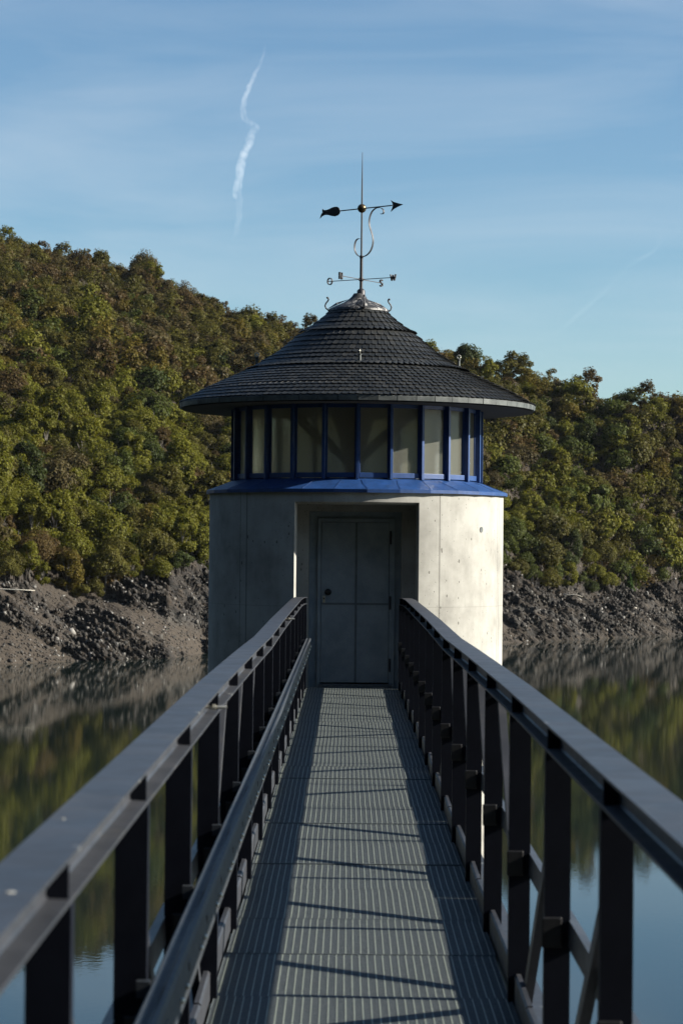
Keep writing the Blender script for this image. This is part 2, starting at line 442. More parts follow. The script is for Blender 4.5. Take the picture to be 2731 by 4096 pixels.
scree = ramp(t, [(0.32, (0.014, 0.0092, 0.0055)), (0.5, (0.031, 0.0222, 0.0138)), (0.68, (0.074, 0.057, 0.039))], n2.outputs['Fac'])
floor_ = ramp(t, [(0.3, (0.016, 0.012, 0.008)), (0.55, (0.040, 0.029, 0.018)), (0.75, (0.075, 0.058, 0.04))], n2.outputs['Fac'])
a1 = N(t, 'ShaderNodeMix', data_type='RGBA'); t.links.new(sc_.outputs[0], a1.inputs[0]); t.links.new(rock.outputs[0], a1.inputs[6]); t.links.new(scree.outputs[0], a1.inputs[7])
a2 = N(t, 'ShaderNodeMix', data_type='RGBA'); t.links.new(sc_.outputs[1], a2.inputs[0]); t.links.new(a1.outputs[2], a2.inputs[6]); t.links.new(floor_.outputs[0], a2.inputs[7])
a3 = N(t, 'ShaderNodeMix', data_type='RGBA'); t.links.new(MT(t, 'MULTIPLY', sc_.outputs[2], 0.7), a3.inputs[0]); t.links.new(a2.outputs[2], a3.inputs[6]); a3.inputs[7].default_value = (0.05, 0.048, 0.044, 1)
t.links.new(a3.outputs[2], p.inputs['Base Color']); p.inputs['Roughness'].default_value = 0.9
b = N(t, 'ShaderNodeBump', Strength=0.9, Distance=0.5)
t.links.new(MT(t, 'ADD', n1.outputs['Fac'], MT(t, 'MULTIPLY', v1.outputs['Distance'], 0.35)), b.inputs['Height']); t.links.new(b.outputs[0], p.inputs['Normal'])

m, t, p = new_mat('shore_stone'); M['stone'] = m
g = N(t, 'ShaderNodeNewGeometry')
r1 = ramp(t, [(0.0, (0.007, 0.006, 0.0045)), (0.5, (0.024, 0.019, 0.014)), (0.9, (0.05, 0.044, 0.036)), (1.0, (0.19, 0.18, 0.165))], g.outputs['Random Per Island'])
t.links.new(r1.outputs[0], p.inputs['Base Color']); p.inputs['Roughness'].default_value = 0.85

# foliage: tint = object colour (single trees) + 'tint' attribute (merged far wood); each leaf clump varies
m, t, p = new_mat('autumn_leaves'); M['leaf'] = m
oi = N(t, 'ShaderNodeObjectInfo'); g = N(t, 'ShaderNodeNewGeometry')
at = N(t, 'ShaderNodeAttribute', attribute_name='tint')
ad = N(t, 'ShaderNodeMix', data_type='RGBA', blend_type='ADD'); ad.inputs[0].default_value = 1.0
t.links.new(oi.outputs['Color'], ad.inputs[6]); t.links.new(at.outputs['Color'], ad.inputs[7])
hs = N(t, 'ShaderNodeHueSaturation')
t.links.new(ad.outputs[2], hs.inputs['Color'])
t.links.new(MT(t, 'ADD', MT(t, 'MULTIPLY', g.outputs['Random Per Island'], 0.028), 0.486), hs.inputs['Hue'])
t.links.new(MT(t, 'ADD', MT(t, 'MULTIPLY', MT(t, 'FRACT', MT(t, 'MULTIPLY', g.outputs['Random Per Island'], 17.3)), 0.50), 0.74), hs.inputs['Value'])
t.links.new(hs.outputs[0], p.inputs['Base Color']); p.inputs['Roughness'].default_value = 0.55
p.inputs['Specular IOR Level'].default_value = 0.12
tl = N(t, 'ShaderNodeBsdfTranslucent'); t.links.new(hs.outputs[0], tl.inputs['Color'])
ms = N(t, 'ShaderNodeMixShader', Fac=0.42); t.links.new(p.outputs[0], ms.inputs[1]); t.links.new(tl.outputs[0], ms.inputs[2])
t.links.new(ms.outputs[0], t.nodes['Material Output'].inputs['Surface'])
M['bark'] = metal_mat('bark', (0.07, 0.06, 0.048), (0.16, 0.145, 0.12), rough=0.9, scale=2)
M['drift'] = metal_mat('bleached_wood', (0.42, 0.38, 0.31), (0.6, 0.56, 0.48), rough=0.8, scale=2)

# ------------------------------------------------------------------ terrain
FPX = 5553.0; VPU, VPV = 797.0, 1254.0
WATER = -15.2
def u2x(u, Z): return CAMX + (u - VPU) / FPX * Z
def x2u(x, Z): return (x - CAMX) * FPX / Z + VPU
def v2z(u, v, Z): return CAMZ - (v - VPV - 0.0096 * (u - VPU)) / FPX * Z
def z2v(u, z, Z): return VPV + 0.0096 * (u - VPU) + (CAMZ - z) * FPX / Z

UK = [-2600, -900, 0, 180, 390, 467, 800, 1147, 1270, 1568, 2400, 4200]
ZS = [250, 310, 338, 350, 361, 378, 412, 428, 442, 483, 520, 560]          # distance of the waterline
UB = [-2600, -900, 0, 60, 180, 270, 330, 400, 467, 800, 1147, 1200, 1300, 1400, 1568, 2400, 4200]
VB = [1330, 1330, 1338, 1348, 1372, 1350, 1338, 1328, 1315, 1315, 1322, 1342, 1350, 1360, 1356, 1340, 1340]   # foot of the wood
US = [-2600, -900, 0, 60, 100, 180, 240, 300, 330, 360, 430, 500, 580, 640, 690, 740, 980, 1010, 1060, 1150, 1220, 1245, 1330, 1370, 1440, 1500, 1568, 1900, 2400, 4200]
VS = [420, 440, 532, 562, 566, 574, 592, 606, 602, 634, 662, 688, 716, 724, 738, 756, 792, 800, 806, 820, 834, 856, 862, 884, 872, 890, 896, 930, 960, 1000]
UT = [-2600, -900, 0, 231, 500, 700, 1000, 1454, 2000, 4200]
ZT = [620, 680, 680, 663, 630, 605, 560, 529, 540, 600]
def col(u):
    u = np.asarray(u, float)
    zs = np.interp(u, UK, ZS); zb = zs + np.interp(u, [0, 390, 467, 1147, 1568], [19, 27, 26, 24, 24])
    hb = v2z(u, np.interp(u, UB, VB), zb)
    zt = np.interp(u, UT, ZT); ht = v2z(u, np.interp(u, US, VS), zt) - 5.6
    return zs, zb, hb, zt, ht
def ground(u, s):
    """s: -1..0 under water, 0..1 bank, 1..2 wood slope, 2..3 beyond the skyline"""
    u, s = np.broadcast_arrays(np.asarray(u, float), np.asarray(s, float))
    zs, zb, hb, zt, ht = col(u)
    wob = 3.0 * (fbm(u / 60, u * 0, 3, 3) - 0.5)
    zs = zs + wob
    Z = np.where(s < 0, zs + s * 14, np.where(s < 1, zs + (zb - zs) * s, np.where(s < 2, zb + (zt - zb) * (s - 1), zt + (s - 2) * 160)))
    q = np.clip(s - 1, 0, 1)
    e = np.interp(u, [0, 700, 1000, 1500], [1.18, 1.15, 1.12, 1.1])
    hill = hb + (ht - hb) * (1 - (1 - q) ** e)
    sb = np.clip(s, 0, 1)
    bank = WATER + (hb - WATER) * (0.10 * np.sin(np.pi * sb) * np.sin(u / 37.0) * 0.6 + sb)
    z = np.where(s < 0, WATER + s * 7, np.where(s < 1, bank, np.where(s < 2, hill, ht - (s - 2) * 34 - (s - 2) ** 2 * 20)))
    x = u2x(u, Z)
    v = z2v(u, z, Z)
    # gravel fans on the left bank
    band = np.clip(1 - np.abs(v - (1352 + (u - 170) * 0.47)) / (14 + (u - 150) * 0.075), 0, 1) * ((u > 150) & (u < 478))
    toe = np.clip((v - (1418 + u * 0.52)) / 14, 0, 1) * (u < 210)
    fan = np.clip(np.maximum(band, toe) * 3 + (fbm(x / 3, Z / 3, 91, 3) - 0.5) * 1.2 * (np.maximum(band, toe) > 0), 0, 1)
    patch = np.clip((fbm(x / 9, Z / 5, 17, 4) - 0.60) * 9, 0, 1) * (s < 1.15)
    scree = np.maximum(fan, patch * 0.8)
    # relief
    al_ = x * 0.86 - z * 0.50; ac_ = x * 0.50 + z * 0.86 + (Z - 400) * 0.25
    rough = 0.6 * (ridged(al_ / 9, ac_ / 2.2, 5, 5, 0.6) - 0.5) + 0.6 * (fbm(x / 8, Z / 5, 31, 3) - 0.5)
    rough2 = ridged(al_ / 2.6, ac_ / 0.7, 23, 3) - 0.5
    inb = np.clip(np.minimum((s + 0.12) / 0.12, 1), 0, 1) * np.clip((1.5 - s) / 0.35, 0.32, 1)
    inb = np.where(s < -0.12, 0, inb)
    amp = (1 - 0.88 * scree)
    bed = ac_ / 1.5 + 1.6 * fbm(al_ / 7, ac_ / 5, 55, 3)
    saw = bed - np.floor(bed); bed2 = ac_ / 0.55 + 1.2 * fbm(al_ / 3, ac_ / 2, 56, 3); saw2 = bed2 - np.floor(bed2)
    joint = fbm(al_ / 1.6, ac_ / 1.4, 57, 2)
    dz = inb * amp * (rough * 5.0 + rough2 * 1.1 + (saw - .5) * 1.0 * joint * 1.6 + (saw2 - .5) * .35) + (s > 1) * (fbm(x / 22, Z / 22, 41, 3) - 0.5) * 5 * np.clip((s - 1) * 5, 0, 1) * np.clip((2.05 - s) * 4, 0, 1)
    near = np.clip(s / 0.10, 0, 1)
    z = z + dz * (0.35 + 0.65 * near)
    Z2 = Z - inb * amp * (rough * 3.6 + rough2 * .8 + (saw - .5) * 1.7 * joint + (saw2 - .5) * .5)
    wood = np.clip((s - 1.0 + (fbm(x / 6, Z / 6, 61, 3) - 0.5) * 0.25) * 9, 0, 1)
    grey = np.clip((fbm(x / 7, z / 1.5 + Z / 9, 77, 4) - 0.50) * 6, 0, 1) * np.clip(1 - np.abs(s - 0.42) / 0.35, 0, 1) * (1 - scree)
    return x, Z2, z, scree, wood, grey

us = np.concatenate([np.linspace(-2600, -120, 60), np.linspace(-110, 1680, 640), np.linspace(1690, 4200, 60)])
ss = np.concatenate([np.linspace(-1, -0.1, 6), np.linspace(-0.08, 1.25, 108), np.linspace(1.27, 2.0, 60), np.linspace(2.05, 3, 8)])
UU, SS = np.meshgrid(us, ss)
x, y, z, a, w_, g_ = ground(UU, SS)
V = np.stack([x.ravel(), y.ravel(), z.ravel()], 1)
nu, ns = len(us), len(ss)
i, j = np.meshgrid(np.arange(nu - 1), np.arange(ns - 1))
k = (j * nu + i).ravel()
F = np.stack([k, k + 1, k + nu + 1, k + nu], 1)
me = np_mesh('hillside', V, F, smooth=True)
at = me.color_attributes.new('cover', 'FLOAT_COLOR', 'POINT')
cc = np.ones((len(V), 4), np.float32); cc[:, 0] = a.ravel(); cc[:, 1] = w_.ravel(); cc[:, 2] = g_.ravel()
at.data.foreach_set('color', cc.ravel())
hill = link('hillside', me, M['ground']); meta(hill, kind='structure')

# unseen slope added behind and left of the camera to block sky light
fi_ = np.radians(np.linspace(36, 246, 130)); tt_ = np.linspace(0, 1, 50)
fi_, tt_ = np.meshgrid(fi_, tt_); dg_ = np.degrees(fi_)
r0_ = np.interp(dg_, [36, 60, 90, 150, 180, 215, 246], [330, 260, 150, 34, 5, 34, 150])
mh_ = np.interp(dg_, [36, 60, 90, 180, 205, 246], [70, 120, 130, 110, 90, 12])
rr_ = r0_ + tt_ * mh_ * 1.5
hz_ = WATER * np.clip(1 - tt_ * 9, 0, 1) * np.clip(r0_ / 34, .0, 1) - 1.5 + mh_ * np.minimum(tt_ * 1.25, 1) + (fbm(rr_ * np.cos(fi_) / 30 + 50, rr_ * np.sin(fi_) / 30 + 50, 201, 4) - .5) * 18 * np.clip(tt_ * 4, 0, 1)
kk = (np.arange(49)[:, None] * 130 + np.arange(129)[None]).ravel()
me = np_mesh('sky_block_slope', np.stack([(-rr_ * np.sin(fi_)).ravel(), (rr_ * np.cos(fi_)).ravel(), hz_.ravel()], 1), np.stack([kk, kk + 1, kk + 131, kk + 130], 1), smooth=True)
at = me.color_attributes.new('cover', 'FLOAT_COLOR', 'POINT')
cc = np.zeros((130 * 50, 4), np.float32); cc[:, 1] = 1; cc[:, 3] = 1; at.data.foreach_set('color', cc.ravel())
M['behind'] = metal_mat('sky_block_dark', (0.006, 0.008, 0.003), (0.016, 0.017, 0.008), rough=0.95, scale=.2, bump=0, spec=.1)  # kept dark so the added slope throws little light back on the posts
hb2 = link('sky_block_slope', me, M['behind']); meta(hb2, kind='structure')

# water: one wide sheet
wm = MB(); wm.add([(-3000, -800, WATER), (3000, -800, WATER), (3000, 3000, WATER), (-3000, 3000, WATER)], [(0, 1, 2, 3)])
wo = wm.build('reservoir_water', M['water']); meta(wo, kind='structure')

# loose stones of the dry bank
n = 9000
su = rng.uniform(-60, 1640, n); s_ = rng.beta(1.1, 1.3, n) * 1.1
x, y, z, a, w_, g_ = ground(su, s_)
size = np.where(a > 0.5, rng.uniform(0.10, 0.28, n), rng.uniform(0.12, 0.42, n)) * np.where(rng.random(n) < 0.03, 2.2, 1)
cube = np.array([(-1, -1, -1), (1, -1, -1), (1, 1, -1), (-1, 1, -1), (-1, -1, 1), (1, -1, 1), (1, 1, 1), (-1, 1, 1)], float)
cf = np.array([(3, 2, 1, 0), (4, 5, 6, 7), (0, 1, 5, 4), (1, 2, 6, 5), (2, 3, 7, 6), (3, 0, 4, 7)])
Vs = cube[None] * (0.5 + 0.5 * rng.random((n, 8, 1))) * rng.uniform(0.4, 1.0, (n, 1, 3))
th = rng.normal(0.5, 0.35, n); c_, s2 = np.cos(th)[:, None], np.sin(th)[:, None]
X = Vs[:, :, 0] * c_ + Vs[:, :, 2] * s2; Zz = -Vs[:, :, 0] * s2 + Vs[:, :, 2] * c_
th = rng.uniform(0, 6.28, n); c_, s2 = np.cos(th)[:, None], np.sin(th)[:, None]
X2 = X * c_ + Vs[:, :, 1] * s2; Y2 = -X * s2 + Vs[:, :, 1] * c_
Vs = np.stack([X2, Y2, Zz], 2) * size[:, None, None] + np.stack([x, y, z], 1)[:, None, :]
Fs = (cf[None] + (np.arange(n) * 8)[:, None, None]).reshape(-1, 4)
o = link('loose_stones', np_mesh('loose_stones', Vs.reshape(-1, 3), Fs), M['stone'])
meta(o, 'loose broken stones strewn over the dry brown shore between water and wood', 'stones', kind='stuff')

# ------------------------------------------------------------------ trees
def leaf_cloud(centres, radii, per, lsize, seed, flat=0.8, crown=None):
    r = np.random.default_rng(seed)
    P = []; NN = []
    for (c, rad) in zip(centres, radii):
        d = r.normal(size=(per, 3)); d /= np.linalg.norm(d, axis=1)[:, None]
        rr = rad * r.uniform(0.25, 1.0, per) ** 0.5
        P.append(np.array(c) + d * rr[:, None] * np.array([1, 1, flat])); NN.append(d)
    P = np.concatenate(P); D = np.concatenate(NN)
    nn = D * 0.6 + r.normal(size=P.shape) * 0.6 + np.array([0, 0, 0.45])
    if crown is not None:
        cd = P - np.array([0, 0, crown]); cd /= np.linalg.norm(cd, axis=1)[:, None] + 1e-6
        nn = D * 0.5 + cd * 0.55 + r.normal(size=P.shape) * 0.42 + np.array([0, 0, 0.25])
    nn /= np.linalg.norm(nn, axis=1)[:, None]
    tt = np.cross(nn, r.normal(size=P.shape)); tt /= np.linalg.norm(tt, axis=1)[:, None]
    bb = np.cross(nn, tt)
    sz = lsize * r.uniform(0.55, 1.25, len(P))[:, None]
    k1 = r.uniform(0.5, 1.0, (len(P), 1))
    Q = np.stack([P - tt * sz, P - bb * sz * k1 + nn * sz * 0.25, P + tt * sz, P + bb * sz * k1 - nn * sz * 0.2], 1)
    return Q
def crown_shape(seed, kind):
    r = np.random.default_rng(seed)
    cs, rs = [], []
    if kind == 'round':
        for _ in range(26):
            d = r.normal(size=3); d /= np.linalg.norm(d); d[2] = abs(d[2]) * 1.25 - 0.45
            q = r.uniform(0.45, 0.86)
            cs.append((d[0] * 3.3 * q, d[1] * 3.3 * q, 4.0 + d[2] * 3.3 * q)); rs.append(r.uniform(0.8, 2.1))
    elif kind == 'tall':
        for _ in range(24):
            h = r.uniform(0, 1); a_ = r.uniform(0, 6.28); q = (0.4 + 1.0 * math.sin(math.pi * (0.15 + 0.8 * h))) * 1.75 * r.uniform(0.5, 1)
            cs.append((math.cos(a_) * q, math.sin(a_) * q, 1.8 + 6.2 * h)); rs.append(r.uniform(0.7, 1.5))
    elif kind == 'spread':
        for _ in range(24):
            a_ = r.uniform(0, 6.28); q = math.sqrt(r.uniform(0, 1)) * 3.9
            cs.append((math.cos(a_) * q, math.sin(a_) * q, 4.5 - 0.14 * q * q + r.uniform(-1.6, 1.1))); rs.append(r.uniform(0.8, 1.8))
    elif kind == 'loose':
        for _ in range(20):
            d = r.normal(size=3); d /= np.linalg.norm(d); q = r.uniform(0.3, 1)
            cs.append((d[0] * 3.0 * q, d[1] * 3.0 * q, 4.3 + d[2] * 3.0 * q)); rs.append(r.uniform(0.7, 1.6))
    return cs, rs
def trunk_mesh(seed, cs, h=4.2, r0=0.17):
    r = np.random.default_rng(seed); mb = MB()
    lean = r.normal(0, 0.25, 2)
    top = Vector((lean[0], lean[1], h))
    mb.tube([(0, 0, -1.0), (0, 0, 0), (lean[0] * .3, lean[1] * .3, h * .5), top, top + Vector((lean[0] * .3, 0, 1.6))], [r0 * 1.3, r0, r0 * .8, r0 * .5, r0 * .15], 6)
    for c in cs[::2]:
        st = Vector((lean[0] * .5, lean[1] * .5, h * r.uniform(0.45, 0.95))); e = Vector(c)
        mid = (st + e) * 0.5 + Vector((0, 0, 0.35)); mb.tube([st, mid, e + (e - mid) * 0.35], [r0 * .38, r0 * .25, 0.015], 4)
    return mb.mesh('trunk')
kinds = [('round', 1, 280, .19), ('round', 2, 280, .19), ('tall', 3, 250, .18), ('spread', 4, 280, .19), ('loose', 5, 190, .17), ('round', 6, 270, .18), ('loose', 7, 150, .15), ('tall', 8, 250, .18)]
LIB = []
for kd, sd_, per, ls in kinds:
    cs, rs = crown_shape(sd_, kd)
    Q = leaf_cloud(cs, rs, per, ls, sd_ + 50, crown=3.2)
    me = np_mesh('crown', Q.reshape(-1, 3), np.arange(len(Q) * 4).reshape(-1, 4)); me.materials.append(M['leaf'])
    tm = trunk_mesh(sd_ + 90, cs); tm.materials.append(M['bark'])
    LIB.append((kd, me, tm, Q[::4]))

PAL = {  # leaf colours (linear base)
    'rust-brown': (0.076, 0.052, 0.018), 'dull-brown': (0.068, 0.054, 0.020), 'olive': (0.076, 0.069, 0.013),
    'yellow-green': (0.108, 0.106, 0.012), 'mid-green': (0.058, 0.070, 0.013), 'dark-green': (0.040, 0.052, 0.012), 'golden': (0.098, 0.076, 0.013)}
# dart throwing over the wood
cand = 26000
cu = rng.uniform(-110, 1660, cand)
q_ = rng.uniform(0, 1, cand)
cs_ = 0.95 + q_ * 1.14
gx, gy, gz, ga, gw, gg = ground(cu, cs_)
keep = []; cell = {}
for i in range(cand):
    u, s = cu[i], cs_[i]
    vtop = z2v(u, gz[i] + 5, gy[i])
    p_bare = 0
    if 330 < u < 475 and 960 < vtop < 1150: p_bare = 0.72
    if 1105 < u < 1190 and 930 < vtop < 1060: p_bare = 0.6
    if s < 1.06: p_bare = max(p_bare, 0.35)
    if s < 1.0: p_bare = max(p_bare, 0.8)
    if 640 < u < 1000 and s < 1.6: p_bare = 0.7      # behind the tower
    if rng.random() < p_bare: continue
    dmin = 3.15 if s < 1.3 else 3.3
    kx, ky = int(gx[i] // 6), int(gy[i] // 6); ok = True
    for a_ in (-1, 0, 1):
        for b_ in (-1, 0, 1):
            for (px, py, pz) in cell.get((kx + a_, ky + b_), ()):
                if (px - gx[i]) ** 2 + ((py - gy[i]) * 0.72) ** 2 + (pz - gz[i]) ** 2 < dmin * dmin: ok = False; break
            if not ok: break
        if not ok: break
    if not ok: continue
    cell.setdefault((kx, ky), []).append((gx[i], gy[i], gz[i])); keep.append(i)
trees = []
for i in keep:
    u, s = float(cu[i]), float(cs_[i]); x, y, z = float(gx[i]), float(gy[i]), float(gz[i])
    hn = float(fbm(x / 26, y / 30 + z / 14, 7, 3)); hi = (s - 1)
    v = z2v(u, z + 4, y)
    r_ = rng.random()
    brown = 0.14 + 1.05 * hi + (hn - 0.5) * 1.5
    if u > 900: brown = 0.04 + 0.35 * hi + (hn - 0.5) * 1.2
    if r_ < brown * 0.5: c = 'rust-brown' if rng.random() < 0.5 else 'dull-brown'
    elif r_ < brown * 0.8 + 0.12: c = 'olive' if rng.random() < 0.75 else 'golden'
    else: c = ['yellow-green', 'olive', 'mid-green', 'dark-green', 'golden'][int(rng.choice(5, p=[.28, .36, .22, .08, .06]))]
    if hi < 0.45 and u < 480 and rng.random() < 0.5: c = 'yellow-green'
    if hi < 0.4 and u > 900 and rng.random() < 0.15: c = 'yellow-green'
    k = int(rng.integers(0, 8)) if hi > 0.10 else int(rng.choice([0, 1, 3, 5, 2]))
    sc = float(rng.choice([rng.uniform(0.55, 0.9), rng.uniform(0.85, 1.2), rng.uniform(1.2, 1.5)], p=[.40, .47, .13])) * (0.72 if hi < 0.03 else 0.82 if hi > .8 else 0.92)
    if hi > .6: sc = min(sc, 1.0)
    if c == 'rust-brown' and k in (0, 1, 5) and rng.random() < .4: k = 4
    trees.append(dict(u=u, s=s, v=v, p=(x, y, z), c=c, k=k, sc=sc, rz=float(rng.uniform(0, 6.28)), sz=float(rng.uniform(.85, 1.12))))
# the domed tree that stands out on the left skyline, and two more that stand out
def put(u, s, c, k, sc, sz, label):
    x, y, z, *_ = ground(u, s)
    trees.append(dict(u=u, s=s, v=0, p=(float(x), float(y), float(z)), c=c, k=k, sc=sc, rz=1.0, sz=sz, label=label))
put(322, 1.985, 'dull-brown', 0, 1.12, 1.12, 'domed brown tree rising highest above its neighbours on the left skyline')
put(1060, 1.97, 'dark-green', 2, 0.9, 1.0, 'dark tree on the skyline just right of the roof')
put(335, 1.07, 'golden', 1, 1.0, .9, 'rounded golden yellow tree low on the left slope close to the rocks beside the tower')
put(1500, 1.08, 'golden', 5, .8, .8, 'small golden tree at the foot of the right slope near the frame edge')
def vis(tr):
    return -40 < tr['u'] < 1608 and not (560 < tr['u'] < 1065 and tr['v'] > 960) and not (640 < tr['u'] < 960 and tr['v'] > 800)
for tr in trees: tr['rank'] = (0 if 'label' in tr else (1 if vis(tr) else 2), tr['p'][1])
trees.sort(key=lambda d: d['rank'])
print('trees', len(trees), 'visible', sum(vis(t_) for t_ in trees))
def side_words(tr):
    u, s = tr['u'], tr['s']
    side = 'left slope' if u < 800 else 'right slope'
    where = 'on skyline of' if s > 1.9 else 'high on' if s > 1.6 else 'in upper half of' if s > 1.4 else 'halfway up' if s > 1.22 else 'low on' if s > 1.07 else 'at rocky foot of'
    if u < 800: z = 'by frame edge' if u < 110 else 'near frame edge' if u < 230 else 'midway to tower' if u < 350 else 'near tower' if u < 480 else 'beside tower'
    else: z = 'by frame edge' if u > 1480 else 'near frame edge' if u > 1390 else 'midway to tower' if u > 1280 else 'near tower' if u > 1180 else 'beside tower'
    size = 'small ' if tr['sc'] < 0.8 else 'large ' if tr['sc'] > 1.1 else ''
    return f"{size}{shape_word[LIB[tr['k']][0]]} {tr['c']} tree {where} {side}, {z}"
shape_word = {'round': 'round', 'tall': 'narrow', 'spread': 'broad', 'loose': 'thin-leafed'}
byl = {}
for tr in trees[:300]:
    if 'label' not in tr: byl.setdefault(side_words(tr), []).append(tr)
for lab, g_l in byl.items():
    g_l.sort(key=lambda d: d['u'])
    for i, tr in enumerate(g_l):
        sfx = '' if len(g_l) == 1 else (', left one', ', right one')[i] if len(g_l) == 2 else ', ' + ('first', 'second', 'third', 'fourth', 'fifth', 'sixth', 'seventh', 'eighth', 'ninth', 'tenth')[min(i, 9)] + ' from left'
        tr['label'] = lab + sfx
for tr in trees[:300]:
    kd, cme, tme, Q = LIB[tr['k']]
    lab = tr['label']
    x, y, z = tr['p']
    t0 = empty('leafy_tree', (x, y, z - 0.3), tr['rz'], lab, 'tree', 'trees on the wooded slopes')
    t0.scale = (tr['sc'], tr['sc'], tr['sc'] * tr['sz'])
    c0 = link('crown', cme, None, t0); col_ = PAL[tr['c']]; jit = rng.uniform(0.85, 1.15)
    c0.color = (col_[0] * jit, col_[1] * jit, col_[2] * jit, 1)
    link('trunk', tme, None, t0)
# the remaining trees and shrubs of the wood as one mass
QS, CS = [], []
for tr in trees[300:]:
    Q = LIB[tr['k']][3] * np.array([tr['sc'] * 1.03, tr['sc'] * 1.03, tr['sc'] * tr['sz']])
    c_, s2 = math.cos(tr['rz']), math.sin(tr['rz'])
    Q = np.stack([Q[..., 0] * c_ - Q[..., 1] * s2, Q[..., 0] * s2 + Q[..., 1] * c_, Q[..., 2]], -1)
    ctr = Q.mean(1, keepdims=True); Q = ctr + (Q - ctr) * 1.5
    QS.append(Q + np.array(tr['p']) - np.array([0, 0, .3])); CS.append(np.repeat(np.array([PAL[tr['c']]]) * rng.uniform(.85, 1.15), len(Q), 0))
Q = np.concatenate(QS); Cc = np.concatenate(CS)
me = np_mesh('far_wood', Q.reshape(-1, 3), np.arange(len(Q) * 4).reshape(-1, 4))
at = me.color_attributes.new('tint', 'FLOAT_COLOR', 'POINT')
cc = np.ones((len(Q) * 4, 4), np.float32); cc[:, :3] = np.repeat(Cc, 4, 0); at.data.foreach_set('color', cc.ravel())
o = link('far_wood', me, M['leaf']); o.color = (0, 0, 0, 1)
meta(o, 'dense autumn wood covering the upper hillsides behind the nearer trees', 'woodland', kind='stuff')
# undergrowth
n = 26000
uu = rng.uniform(-100, 1660, n); s_ = 0.98 + rng.beta(0.8, 1.6, n) * 1.0
x, y, z, a, w_, g_ = ground(uu, s_)
clump = fbm(x / 4, y / 4, 71, 3); ok = (clump > 0.47) & (w_ > 0.25)
P = np.stack([x, y, z], 1)[ok]; P = np.repeat(P, 5, 0) + rng.normal(0, 0.5, (ok.sum() * 5, 3)) * np.array([1.2, 1.2, .7]) + np.array([0, 0, .6])
Q = leaf_cloud(P, np.full(len(P), 0.25), 1, 0.24, 9)
me = np_mesh('undergrowth', Q.reshape(-1, 3), np.arange(len(Q) * 4).reshape(-1, 4))
at = me.color_attributes.new('tint', 'FLOAT_COLOR', 'POINT')
pal = np.array([PAL['olive'], PAL['dull-brown'], PAL['mid-green'], PAL['rust-brown']]); pick = (fbm(P[:, 0] / 8, P[:, 1] / 8, 13, 2) * 6).astype(int) % 4
cc = np.ones((len(Q) * 4, 4), np.float32); cc[:, :3] = np.repeat(pal[pick] * .9, 4, 0); at.data.foreach_set('color', cc.ravel())
o = link('undergrowth', me, M['leaf']); o.color = (0, 0, 0, 1)
meta(o, 'low scrub and young growth between the trunks on both slopes', 'undergrowth', kind='stuff')

# small conifer alone on the right bank
cx_, cy_, cz_, *_ = [float(q) for q in ground(1446, 0.93)]
t0 = empty('young_conifer', (cx_, cy_, cz_ - .2), 0, 'small slender green conifer standing alone among the rocks at the right', 'tree')
cs = []; rs = []
for i in range(26):
    h = i / 25; cs.append((random.uniform(-1, 1) * (1 - h) * .8, random.uniform(-1, 1) * (1 - h) * .8, .5 + 4.2 * h)); rs.append(.62 * (1 - h) + .15)
Q = leaf_cloud(cs, rs, 70, .15, 77, 1.0)
c0 = link('crown', np_mesh('conifer_crown', Q.reshape(-1, 3), np.arange(len(Q) * 4).reshape(-1, 4)), M['leaf'], t0); c0.color = (.045, .085, .018, 1)
tb = MB(); tb.tube([(0, 0, -.5), (0, 0, 2), (0, 0, 4.6)], [.09, .06, .01], 6); tb.build('trunk', M['bark'], t0)

# bare dead trees / driftwood
def twig(name, label, cat, u, s, pts, r, dz=.3):
    x, y, z, *_ = [float(q) for q in ground(u, s)]
    mb = MB()
    for k_, pl in enumerate(pts): mb.tube([(a, -0.6, b) for a, b in pl] if False else [(a, c, b) for a, c, b in pl], [r * (1 - .6 * i / (len(pl) - 1)) * (1 if k_ == 0 else .6) for i in range(len(pl))], 6)
    o = mb.build(name, M['drift'], None, smooth=True); o.location = (x, y - 1.2, z + dz); meta(o, label, cat)
twig('driftwood_log', 'long pale bleached log lying level on the left bank at the frame edge', 'driftwood', 22, 0.80, [[(-3.4, 0, 0), (-1, .1, .05), (1.5, -.1, -.02), (4.0, 0, -.12)]], .13, 1.0)
twig('driftwood_branch', 'crooked pale branch lying on the right bank above the grey rocks', 'driftwood', 1310, 0.72, [[(-1.6, 0, .3), (-.5, .1, .1), (.8, 0, .2), (2.1, 0, -.25)], [(.8, 0, .2), (1.2, 0, .6)]], .09, 1.2)
twig('dead_tree', 'leafless grey dead tree leaning over the left bank below the wood', 'tree', 205, 1.02, [[(0, 0, -1), (.2, 0, 1.2), (.9, .1, 2.6), (.5, 0, 4.0)], [(.2, 0, 1.2), (-.9, 0, 2.4), (-2.0, 0, 3.3)], [(.9, .1, 2.6), (1.7, 0, 3.3), (1.9, 0, 4.1)], [(-.9, 0, 2.4), (-1.0, 0, 3.6)]], .10, 0.2)
# a pale boulder
cx_, cy_, cz_, *_ = [float(q) for q in ground(1458, 0.52)]
bm = bmesh.new(); bmesh.ops.create_icosphere(bm, subdivisions=2, radius=1)
for vv in bm.verts:
    q = 0.8 + 0.45 * random.random(); vv.co = Vector((vv.co.x * .95 * q, vv.co.y * .5 * q, vv.co.z * .42 * q))
me = bpy.data.meshes.new('pale_boulder'); bm.to_mesh(me); bm.free()
o = link('pale_boulder', me, M['drift']); o.location = (cx_, cy_ - .8, cz_ + .5); o.rotation_euler = (0, .5, 0)
meta(o, 'whitish angular boulder brightest among the grey rocks of the right bank', 'boulder')

